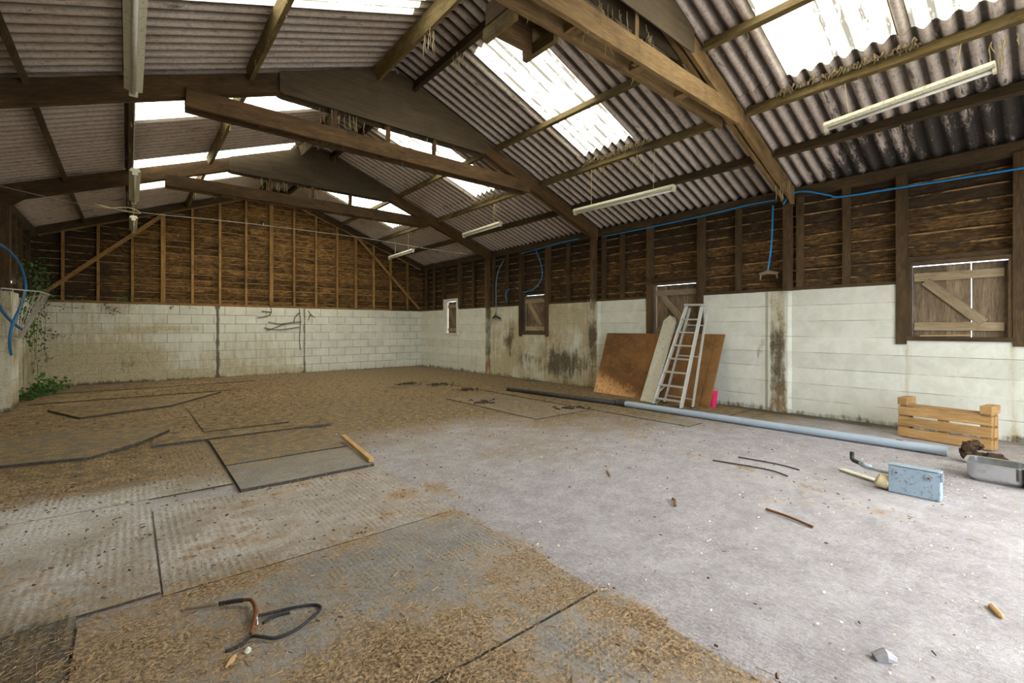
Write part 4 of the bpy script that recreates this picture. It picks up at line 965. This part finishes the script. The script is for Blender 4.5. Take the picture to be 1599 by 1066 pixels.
mat('rubber_mat', [(-1.3, 5.85), (-.27, 5.60), (.10, 6.05), (.36, 6.56), (.18, 6.84), (-.46, 7.24), (-1.3, 6.9)], 'dark curling mat with irregular edge at the left side', 'mat', .035, zfn=lambda z, c: np.stack([z[:, 0]*.7+.1, z[:, 1]*.6, z[:, 2]*.3, z[:, 3]+.12], -1))
mat('rubber_mat', [(-.89, 9.25), (-.49, 8.21), (.50, 8.66), (1.3, 9.9), (.2, 9.8)], 'greenish brown mat lying askew towards the left wall', 'mat', .03, zfn=lambda z, c: np.stack([z[:, 0]*.8+.1, z[:, 1]*.4, z[:, 2]*0, z[:, 3]+.1], -1))
mat('rubber_mat', q(.66, 1.55, 6.25, 8.1), 'dusty brown mat in the middle left of the floor', 'mat', .016, zfn=lambda z, c: np.stack([z[:, 0]*.8+.2, z[:, 1]*.6, z[:, 2]*0, z[:, 3]*.7], -1))
mat('rubber_mat', q(-1.2, 1.5, 10.2, 11.5), 'wide dusty mat near the left of the end wall', 'mat', .016)
mat('rubber_mat', q(-1.1, 2.2, 11.6, 12.5), 'long dusty mat beside the end wall', 'mat', .016)
mat('rubber_mat', q(4.1, 5.1, 4.4, 6.6, .05), 'worn grey mat in the floor middle towards the right wall', 'mat', .010, zfn=lambda z, c: np.stack([z[:, 0]*.75, z[:, 1], z[:, 2]*.4, z[:, 3]*.8], -1))
mat('board_mat', q(5.2, 5.52, 2.9, 8.4, .02), 'long thin brown board on the floor beside the black pipe', 'mat', .010)
mat('board_mat', q(5.9, 6.95, 2.9, 6.2, .03), 'damp brown boarding under the ladder and leaning boards', 'mat', .010, zfn=lambda z, c: np.stack([np.maximum(z[:, 0], .7), z[:, 1], z[:, 2]*.2, z[:, 3]*.8], -1))

# ------------------------------------------------------------------ small things on the floor
m = MB(); m.beam((1.61, 3.83, .055), (1.735, 4.87, .055), .045, .032, seg=3, jit=.001); tag(m.build('tan_batten', M['tanwood'], bevel=.003), 'short light tan timber batten lying across the mat edges', 'batten')
root = empty('rusty_hook', (.40, 2.05, .015)); tag(root, 'curved rusty iron bar with ribbed black grip on the straw mat', 'tool')
def loc(*a): return [(x-.40, y-2.05, z-.015) for x, y, z in a]
m = MB(); m.tube(spline(loc((.372, 2.232, .04), (.397, 2.20, .045), (.398, 2.12, .045), (.375, 2.03, .04), (.357, 1.985, .03)), 6), .007, 8); m.build('bar', M['rust'], root, smooth=True)
m = MB(); m.tube(spline(loc((.292, 2.285, .03), (.325, 2.265, .034), (.355, 2.245, .038), (.374, 2.23, .04)), 6), [.010 if i % 2 else .007 for i in range(19)], 9); m.build('handle', M['rubber'], root, smooth=True)
m = MB(); m.tube(loc((.404, 2.13, .035), (.385, 2.02, .035)), .006, 8); m.build('steel_rod', M['steel'], root, smooth=True)
root = empty('rubber_strap', (.45, 2.0, .015)); tag(root, 'black rubber strap curled in a loop beside the rusty hook', 'strap')
def loc2(*a): return [(x-.45, y-2.0, z-.015) for x, y, z in a]
m = MB(); m.tube(spline(loc2((.405, 2.09, .03), (.48, 2.085, .022), (.545, 2.06, .025), (.605, 2.035, .022), (.618, 1.995, .022), (.575, 1.955, .022), (.50, 1.915, .021), (.43, 1.91, .022), (.385, 1.935, .032), (.355, 1.965, .03), (.31, 1.95, .021), (.27, 1.95, .02)), 6), .006, 7); m.build('strap', M['rubber'], root, smooth=True)
m = MB(); m.tube(spline(loc2((.41, 2.04, .022), (.45, 2.055, .024), (.51, 2.045, .022)), 5), .006, 7); m.build('loose_end', M['rubber'], root, smooth=True)
def bit(name, pts, r, mt, label, cat, n_=6, group=None):
    m = MB(); m.tube(spline(pts, 4), r, n_); o = m.build(name, M[mt]); tag(o, label, cat, group); return o
bit('dark_lath', [(3.20, 1.25, .012), (3.17, 1.10, .014), (3.13, .96, .010)], .008, 'rust', 'thin dark lath on the bright concrete, right of centre', 'stick')
bit('thin_strip', [(4.02, 2.02, .010), (4.1, 1.6, .012), (4.05, 1.42, .01)], .006, 'rubber', 'longer of two thin dark strips lying parallel before the grey pipe', 'strip')
bit('thin_strip', [(4.30, 1.92, .010), (4.33, 1.6, .012), (4.30, 1.42, .01)], .006, 'rubber', 'shorter of two thin dark strips lying parallel before the grey pipe', 'strip')
bit('wood_chip', [(2.835, .205, .008), (2.79, .185, .010), (2.75, .165, .008)], [.004]+[.012]*7+[.004], 'tanwood', 'brown sliver of wood on the concrete at lower right', 'chip')
bit('wood_chip', [(3.06, 2.44, .006), (3.0, 2.37, .008), (2.96, 2.33, .006)], .008, 'straw', 'small yellow splinter on the concrete at the centre', 'chip')
bit('wood_chip', [(2.90, 1.74, .01), (2.86, 1.70, .02), (2.80, 1.665, .01)], .010, 'crumb', 'small dark twig on the concrete between centre and metal box', 'chip')
bit('wood_chip', [(.18, 2.33, .03), (.235, 2.30, .032), (.285, 2.285, .03)], .006, 'shutter', 'pale short stick on the straw mat left of the hook', 'stick')
root = MB(); root.tube([(2.07, .44, .004), (2.09, .415, .018), (2.11, .39, .004)], [.018, .024, .014], 9); tag(root.build('grey_stone', plain('grey_crumpled_plaster', (.36, .36, .38), .9, 0, .3, 40)), 'small crumpled grey lump on the concrete at the bottom right', 'stone')
bit('yellow_leaf', [(.295, 1.90, .024), (.275, 1.875, .026), (.255, 1.85, .024)], [.003, .006, .008, .009, .009, .008, .006, .004, .003], 'tanwood', 'narrow yellow leaf on the straw mat below the hook', 'leaf')
def puck(name, x, y, r, mt, label, cat, z=.016):
    m = MB(); m.tube([(x, y, z), (x+.004, y, z+.008), (x+.003, y+.004, z+.014)], [r, r*.9, r*.4], 9); o = m.build(name, M[mt]); tag(o, label, cat); return o
puck('white_stone', .330, 1.905, .013, 'whitepaint', 'small pale stone beside the yellow leaf', 'stone')
# clumps of rotten matting
def clump(x, y, w_, label, n_=26):
    m = MB(); rnd = random.Random(int(x*100))
    for i in range(n_):
        a = rnd.uniform(0, 2*PI); r = rnd.random()**1.5*w_*1.3; px, py = x+r*math.cos(a), y+r*math.sin(a)*.9; L_ = rnd.uniform(.03, .11); b_ = rnd.uniform(0, PI)
        m.tube([(px, py, .012), (px+L_*.5*math.cos(b_), py+L_*.5*math.sin(b_), rnd.uniform(.015, .04)), (px+L_*math.cos(b_), py+L_*math.sin(b_), .012)], rnd.uniform(.005, .012), 5)
    tag(m.build('debris_clump', M['debris']), label, 'debris', 'dark clumps of debris', ); return m
clump(4.55, 8.9, .22, 'small dark debris clump on the floor near the far right corner'); clump(4.95, 8.35, .30, 'larger dark debris clump on the floor before the stained wall panels'); clump(4.35, 5.9, .22, 'dark debris clump on the worn grey mat'); clump(5.0, 4.65, .25, 'dark debris clump at the right end of the worn grey mat'); clump(4.95, 7.3, .2, 'dark debris clump left of the black pipe end')

# straw litter and crumbs, nobody could count them
def scatter(name, N, box, dens, lens, wid, mt, label, cat, seed, zf=.016):
    rs = np.random.RandomState(seed); m = MB(); 
    x = rs.uniform(box[0], box[1], N*6); y = rs.uniform(box[2], box[3], N*6); d = dens(x, y); keep = rs.rand(len(x)) < d/ max(d.max(), 1e-6); x = x[keep][:N]; y = y[keep][:N]
    n_ = len(x); L_ = rs.uniform(lens[0], lens[1], n_); W = rs.uniform(wid[0], wid[1], n_); A = rs.uniform(0, 2*PI, n_); T = rs.uniform(-.16, .16, n_)
    dx = np.cos(A); dy = np.sin(A); base = zf+rs.rand(n_)*.006
    P = []
    for k_, (s, o_, h_) in enumerate(((-1, -1, 0), (-1, 1, 0), (-1, 0, 1), (1, -1, 0), (1, 1, 0), (1, 0, 1))):
        px = x+dx*s*L_/2-dy*o_*W/2; py = y+dy*s*L_/2+dx*o_*W/2; pz = base+T*s*L_/2+h_*W*.6
        P.append(np.stack([px, py, np.maximum(pz, zf-.004+h_*W*.5)], -1))
    V = np.stack(P, 1).reshape(-1, 3); F = []
    base_f = np.array([[0, 2, 5, 3], [2, 1, 4, 5], [0, 3, 4, 1]])
    F = (np.arange(n_)[:, None, None]*6+base_f[None]).reshape(-1, 4)
    me = bpy.data.meshes.new(name); me.from_pydata(V.tolist(), [], F.tolist()); me.update()
    at = me.attributes.new('tint', 'FLOAT', 'POINT'); at.data.foreach_set('value', np.repeat(rs.rand(n_), 6).astype('f'))
    at = me.attributes.new('grain', 'FLOAT_VECTOR', 'POINT'); at.data.foreach_set('vector', (V+np.repeat(rs.rand(n_, 1)*40, 6, 0)).astype('f').ravel())
    me.materials.append(M[mt]); o = bpy.data.objects.new(name, me); COL.objects.link(o); tag(o, label, cat, kind='stuff'); return o
dn = lambda x, y: np.clip(zone_floor(x, y)[:, 1]-.12, .0, 1)**1.4+.006
scatter('straw_litter', 26000, (-1.2, 1.8, .5, 2.75), dn, (.005, .030), (.0008, .0019), 'straw', 'scattered straw and shavings over the mats nearest the viewpoint', 'straw', 1)
scatter('straw_scraps', 7000, (-1.3, 6.9, .3, 12.8), dn, (.01, .05), (.002, .005), 'straw', 'thin scatter of straw scraps over the rest of the floor', 'straw', 2, zf=.014)
scatter('floor_crumbs', 6500, (-1.3, 5.5, .2, 12.8), lambda x, y: np.clip(zone_floor(x, y)[:, 1], .03, 1)+.35*zone_floor(x, y)[:, 0], (.004, .022), (.004, .012), 'crumb', 'dark crumbs of bark and dung scattered on the floor', 'debris', 4, zf=.008)
scatter('leaf_litter', 1100, (-1.2, 4.5, 6.0, 12.8), lambda x, y: blob(x, y, 1.9, 10.5, 1.3, 1.4)+.6*blob(x, y, 1.7, 8.4, .7, 1)+.05, (.015, .04), (.008, .025), 'deadleaf', 'brown dead leaves scattered on the floor near the end wall', 'leaves', 5, zf=.02)
scatter('white_flecks', 900, (1.6, 6.0, .2, 6.0), lambda x, y: 1+0*x, (.004, .014), (.004, .010), 'whitepaint', 'tiny white flecks scattered over the concrete', 'debris', 6, zf=.005)

# ------------------------------------------------------------------ blue water pipe, taps, wires
def pipe(name, pts, r, mt, label, cat='pipe', n_=8, sp=6):
    m = MB(); m.tube(spline(pts, sp), r, 8); o = m.build(name, M[mt], smooth=True); tag(o, label, cat); return o
X = XR-.022
pipe('blue_pipe', [(X, .27-.9, 2.84), (X, .27, 2.85), (X, 1.19, 2.875), (X, 1.86, 2.90), (X, 2.0, 2.95), (X-.02, 2.25, 3.05), (X-.04, 2.42, 3.06), (X-.20, 2.48, 2.90)], .011, 'blue', 'bright blue water pipe looping along the right wall over the large shutter')
pipe('blue_pipe', [(X-.02, 2.66, 3.02), (X, 2.80, 3.03), (X, 3.07, 3.03), (X, 3.78, 3.00), (X, 4.9, 2.98), (X, 5.8, 2.98)], .010, 'blue', 'blue water pipe running under the eaves above the ladder')
pipe('blue_pipe', [(X-.02, 2.68, 2.95), (X-.02, 2.69, 2.6), (X-.02, 2.71, 2.3), (X-.02, 2.75, 2.02)], .012, 'blue', 'short blue pipe dropping straight down left of the nearest frame post')
m = MB(); m.tube([(X-.02, 2.86, 1.98), (X-.03, 2.75, 2.0), (X-.02, 2.62, 1.975)], [.02, .03, .02], 8); m.tube([(X-.03, 2.84, 1.98), (X-.03, 2.85, 1.90)], .012, 6); m.tube([(X-.03, 2.63, 1.98), (X-.03, 2.62, 1.90)], .012, 6)
tag(m.build('pipe_fitting', M['ledge']), 'dusty tee fitting at the foot of the straight blue pipe', 'fitting')
pipe('blue_pipe', [(X, 6.4, 3.03), (X, 7.0, 3.02), (X, 7.6, 2.98), (X, 8.2, 2.95)], .010, 'blue', 'blue pipe under the eaves between the middle and far shutters')
pipe('blue_pipe', [(X-.03, 7.66, 2.93), (X-.05, 7.52, 2.7), (X-.05, 7.44, 2.45), (X-.05, 7.50, 2.24), (X-.04, 7.75, 2.07), (X-.04, 8.1, 2.02)], .010, 'blue', 'blue pipe curving down over the far bare timber shutter')
pipe('hose', [(X-.02, 8.85, 2.85), (X-.03, 9.05, 2.62), (X-.03, 9.14, 2.3), (X-.03, 9.14, 1.9), (X-.03, 9.14, 1.55)], .010, 'bluegrey', 'faded blue hose hanging down to the tap by the far post')
pipe('hose', [(X-.03, 9.20, 1.46), (X-.03, 9.32, 1.38), (X-.03, 9.42, 1.1), (X-.03, 9.47, .7)], .011, 'bluegrey', 'faded hose hanging below the tap by the far post')
m = MB(); m.tube([(X-.02, 9.3, 1.44), (X-.05, 9.15, 1.50), (X-.03, 8.98, 1.43)], [.018, .028, .022], 8); m.tube([(X-.04, 9.15, 1.5), (X-.04, 9.14, 1.58)], .012, 6); tag(m.build('tap', M['rubber']), 'dark tap fitting on the stained wall by the far post', 'tap')
pipe('blue_pipe', [(X-.03, 8.72, 1.84), (X-.03, 8.76, 2.0), (X-.03, 8.70, 2.1), (X-.03, 8.6, 2.13)], .010, 'blue', 'small blue pipe bend left of the far bare shutter')
pipe('wall_batten', [(XR-.015, 8.25, 2.03), (XR-.015, 8.0, 2.035), (XR-.015, 7.4, 2.045)], .018, 'studdark', 'dark rail just above the far bare timber shutter', 'batten')
pipe('wall_batten', [(XR-.03, 4.72, 2.03), (XR-.03, 4.3, 2.035), (XR-.03, 3.8, 2.04)], .02, 'studdark', 'dark rail just above the shutter behind the ladder', 'batten')
pipe('tie_wire', [(-1.35, 8.0, 2.89), (-.55, 8.0, 2.775), (.03, 8.0, 2.755), (1.5, 7.98, 2.79), (3.24, 8.02, 2.80), (4.4, 8.0, 2.75), (5.4, 7.9, 2.72)], .0035, 'wire', 'thin pale wire strung across the barn', 'wire')
pipe('tie_wire', [(-.35, 8.0, 2.79), (-.2, 7.98, 2.76), (0.0, 8.0, 2.80), (.12, 7.97, 2.74), (-.05, 8.02, 2.75), (-.3, 8.0, 2.79)], .007, 'string', 'knotted twine bunch twisted round the wire', 'twine')

# ------------------------------------------------------------------ left side: hay rack, hanging blue pipe, ivy, weeds
root = empty('hay_rack', (-1.2, 9.6, 1.1)); tag(root, 'corner hay rack of thin metal bars fixed to the left wall', 'rack'); inv = Matrix.Translation(root.location).inverted()
m = MB(); rim = [(-1.30, 9.0, 1.72), (-.95, 9.15, 1.70), (-.93, 9.9, 1.70), (-1.30, 10.45, 1.66)]
m.tube(rim, .009, 6); RP(m, 'rim', 'wire', 0)
m = MB(); low = [(-1.29, 9.3, 1.06), (-1.20, 9.45, 1.04), (-1.20, 9.8, 1.04), (-1.29, 10.0, 1.06)]; m.tube(low, .008, 6); RP(m, 'lower_rim', 'wire', 0)
def along(pl, t):
    P = [Vector(p) for p in pl]; Ls = [(P[i+1]-P[i]).length for i in range(len(P)-1)]; d = t*sum(Ls)
    for i, l_ in enumerate(Ls):
        if d <= l_ or i == len(Ls)-1: return P[i].lerp(P[i+1], min(1, d/l_))
        d -= l_
for i in range(17):
    m = MB(); m.tube([along(rim, i/16), along(low, i/16)], .0045, 5); RP(m, 'bar', 'wire', 0)
m = MB()
pipe('blue_pipe', [(-1.2, 8.1, 2.20), (-1.2, 8.7, 2.20), (-1.18, 9.25, 2.12), (-1.16, 9.55, 1.95), (-1.15, 9.62, 1.75), (-1.17, 9.35, 1.48), (-1.17, 8.95, 1.31), (-1.18, 8.78, 1.15), (-1.19, 8.78, .98), (-1.19, 8.88, .84)], .018, 'blueold', 'blue pipe curving over and down through the hay rack', 'pipe')
pipe('blue_pipe', [(-1.2, 7.9, 1.62), (-1.2, 8.26, 1.44), (-1.19, 8.8, 1.30), (-1.18, 9.3, 1.21), (-1.17, 9.66, 1.16)], .019, 'blueold', 'straight blue pipe end crossing the curved blue pipe', 'pipe')
leafv = [(0, 0, 0), (.35, .32, .06), (.8, .28, .02), (1.1, 0, -.05), (.8, -.28, .02), (.35, -.32, .06)]
def leaves(m, pts, s0, s1, rnd):
    for p in pts:
        s = rnd.uniform(s0, s1); qn = Quaternion((rnd.gauss(0, 1), rnd.gauss(0, 1), rnd.gauss(0, 1), rnd.gauss(0, 1))).normalized()
        m.add([qn @ (Vector(v)*s)+Vector(p) for v in leafv], [(0, 1, 2, 3), (0, 3, 4, 5)])
def plant(name, stems, leaf_n, spread, s0, s1, label, mt='leaf', cat='plant', seed=1, r=.004):
    rnd = random.Random(seed); root = empty(name, stems[0][0]); tag(root, label, cat); inv_ = Matrix.Translation(root.location).inverted()
    st = MB(); pts = []
    for sp in stems:
        c = spline(sp, 6); st.tube(c, r, 5); pts += c
    o = st.build('stem', M['vine']); o.parent = root; o.matrix_parent_inverse = inv_
    lf = MB(); P = [p+Vector((rnd.gauss(0, spread), rnd.gauss(0, spread), rnd.gauss(0, spread))) for p in (rnd.choice(pts) for _ in range(leaf_n))]
    P = [Vector((max(p.x, XL+.02), min(p.y, YB-.02), max(p.z, .03))) for p in P]
    leaves(lf, P, s0, s1, rnd); o = lf.build('leaves', M[mt]); o.parent = root; o.matrix_parent_inverse = inv_; return root
W0 = XL+.05
plant('ivy', [[(W0, 12.0, 1.75), (W0+.05, 11.9, 2.0), (W0+.08, 11.6, 2.2), (W0+.08, 11.2, 2.25)], [(W0, 12.0, 1.75), (W0+.1, 12.1, 2.0), (W0+.1, 11.9, 2.3)], [(W0, 11.6, 1.5), (W0+.08, 11.3, 1.7), (W0+.1, 11.0, 1.95)], [(W0, 12.3, 1.7), (W0+.1, 12.3, 1.85), (W0+.12, 12.2, 2.1)]], 260, .09, .03, .07, 'green ivy growing over the top of the left wall near the corner', seed=3)
plant('ivy', [[(W0, 11.4, 1.05), (W0+.05, 11.1, 1.25), (W0+.03, 10.8, 1.35)], [(W0, 11.4, 1.05), (W0+.05, 11.4, 1.4), (W0+.05, 11.45, 1.6)], [(W0, 11.7, 1.0), (W0+.05, 11.8, 1.2), (W0+.03, 11.7, 1.4)]], 170, .08, .03, .065, 'ivy patch in the boarded opening behind the hay rack', seed=5)
plant('weed', [[(-1.30, 11.2, 0), (-1.22, 11.3, .12), (-1.15, 11.35, .2)], [(-1.30, 11.4, 0), (-1.1, 11.5, .12), (-1.0, 11.5, .15)], [(-1.25, 11.8, 0), (-1.15, 11.9, .12), (-1.1, 12.0, .16)], [(-1.2, 12.1, 0), (-1.1, 12.15, .1), (-.9, 12.1, .12)], [(-1.3, 10.9, 0), (-1.25, 10.95, .1), (-1.2, 11.0, .2)]], 330, .08, .035, .085, 'low green weed growing at the foot of the left wall', seed=8)
plant('ivy', [[(-1.30, 12.99, 1.73), (-1.0, 12.98, 1.76), (-.5, 12.98, 1.74), (.2, 12.99, 1.76), (1.2, 12.99, 1.74)], [(-.15, 12.98, 1.75), (-.05, 12.96, 1.85), (.05, 12.97, 1.95)]], 90, .05, .02, .05, 'sparse ivy trailing along the top of the end wall', seed=12)
plant('dead_ivy', [[(-1.32, 13.02, 1.70), (-1.28, 13.04, 1.3), (-1.30, 13.04, .9), (-1.25, 13.04, .5)], [(-1.3, 13.03, 1.2), (-1.15, 13.04, 1.05), (-1.0, 13.04, 1.0)], [(-1.3, 13.03, 1.66), (-1.0, 13.04, 1.62), (-.7, 13.05, 1.60)], [(-.4, 13.03, 1.7), (-.35, 13.04, 1.6), (-.2, 13.05, 1.55)]], 150, .05, .02, .05, 'brown dead ivy clinging to the left end of the end wall', mt='deadleaf', seed=14)
plant('dead_ivy', [[(-1.33, 12.7, 1.6), (-1.33, 12.4, 1.2), (-1.33, 12.3, .8), (-1.33, 12.5, .3)], [(-1.33, 12.0, 1.5), (-1.33, 12.1, 1.0), (-1.33, 12.2, .6)]], 90, .06, .02, .05, 'leafy creeper hanging down the face of the left wall', mt='leaf', seed=15)
def twigs(label, segs, seed=2):
    m = MB()
    for s in segs: m.tube(spline(s, 5), .010, 5)
    tag(m.build('dead_branch', M['vine']), label, 'branch')
Y = YB-.022
twigs('dead vine branches spread on the end wall left of the dark joint', [[(2.72, Y, 1.13), (2.95, Y, 1.22), (3.2, Y, 1.32), (3.55, Y, 1.36)], [(2.75, Y, 1.35), (3.0, Y, 1.30), (3.3, Y, 1.33)], [(2.65, Y, 1.20), (3.0, Y, 1.15), (3.5, Y, 1.22)], [(3.5, Y, 1.70), (3.52, Y, 1.3), (3.50, Y, .9), (3.52, Y, .6)], [(3.35, Y, 1.35), (3.4, Y, 1.5), (3.5, Y, 1.6)]])
twigs('small curled dead twig hanging at the top of the end wall', [[(2.80, Y, 1.72), (2.82, Y, 1.6), (2.72, Y, 1.5), (2.5, Y, 1.46)], [(2.82, Y, 1.6), (2.6, Y, 1.62)]])
twigs('short forked dead twig right of the dark joint on the end wall', [[(3.72, Y, 1.66), (3.8, Y, 1.55), (3.9, Y, 1.48)], [(3.78, Y, 1.58), (3.72, Y, 1.4)]])

# ------------------------------------------------------------------ cobwebs and hanging twine
rnd = random.Random(21); m = MB()
def strand(x, y, z, L_, r=.0025):
    pts = [(x, y, z)]; cx, cy = x, y
    for i in range(4):
        cx += rnd.uniform(-.012, .012); cy += rnd.uniform(-.012, .012); pts.append((cx, cy, z-L_*(i+1)/4))
    m.tube(pts, [r*rnd.uniform(.6, 1.6) for _ in range(4)]+[r*.4], 4)
for (px, h) in ((5.58, .11), (6.38, .11), (4.59, .10), (0, .12), (1.05, .12), (3.12, .17)):
    for _ in range(20):
        y = rnd.uniform(1, 12.5); strand(px+rnd.uniform(-.03, .03), y, zroof(px)-h, rnd.uniform(.03, .14))
for fy_ in FR[:3]:
    for _ in range(14): strand(rnd.uniform(.8, 5.0), fy_+rnd.choice((-.085, .085)), 3.52, rnd.uniform(.03, .12))
    for _ in range(30): strand(rnd.uniform(1.8, 3.9), fy_+rnd.uniform(-.06, .06), 3.96, rnd.uniform(.08, .24), .004)
for (x, y, z) in ((5.58, 3.95, 3.66), (5.58, 4.6, 3.66), (5.58, 7.2, 3.66), (2.6, 4.6, 4.5), (3.1, 4.8, 4.55), (2.9, 2.42, 3.75), (3.6, 2.42, 3.80), (6.6, 2.4, 3.1), (6.9, 5.9, 1.75), (5.58, .3, 3.6)):
    for _ in range(9): strand(x+rnd.uniform(-.05, .05), y+rnd.uniform(-.12, .12), z, rnd.uniform(.08, .28), .0035)
tag(m.build('cobweb', M['cobweb']), 'dusty cobweb strands hanging from the purlins and frames', 'cobweb', kind='stuff')
# fluffy edge of nesting material along the lower ends of the skylights
for (a, b_), lb in zip(SKR[1:4], ('in the near bay', 'between the nearest and middle frames', 'beyond the middle frame')):
    rs = np.random.RandomState(int(a*10)+5); mm = MB()
    for _ in range(150):
        y = rs.uniform(a-.15, b_+.1); x = 5.56+rs.uniform(-.06, .05); z = zroof(x)-.01; L_ = rs.uniform(.02, .07); an = rs.uniform(0, 2*PI)
        mm.tube([(x, y, z), (x+L_*.5*math.cos(an), y+L_*.5*math.sin(an), z+.02), (x+L_*math.cos(an), y+L_*math.sin(an), z-.03)], [.008, .010, .003], 4)
    tag(mm.build('nest_litter', M['cobweb']), 'dusty nest litter along the purlin under the right slope skylight %s' % lb, 'nest', kind='stuff')
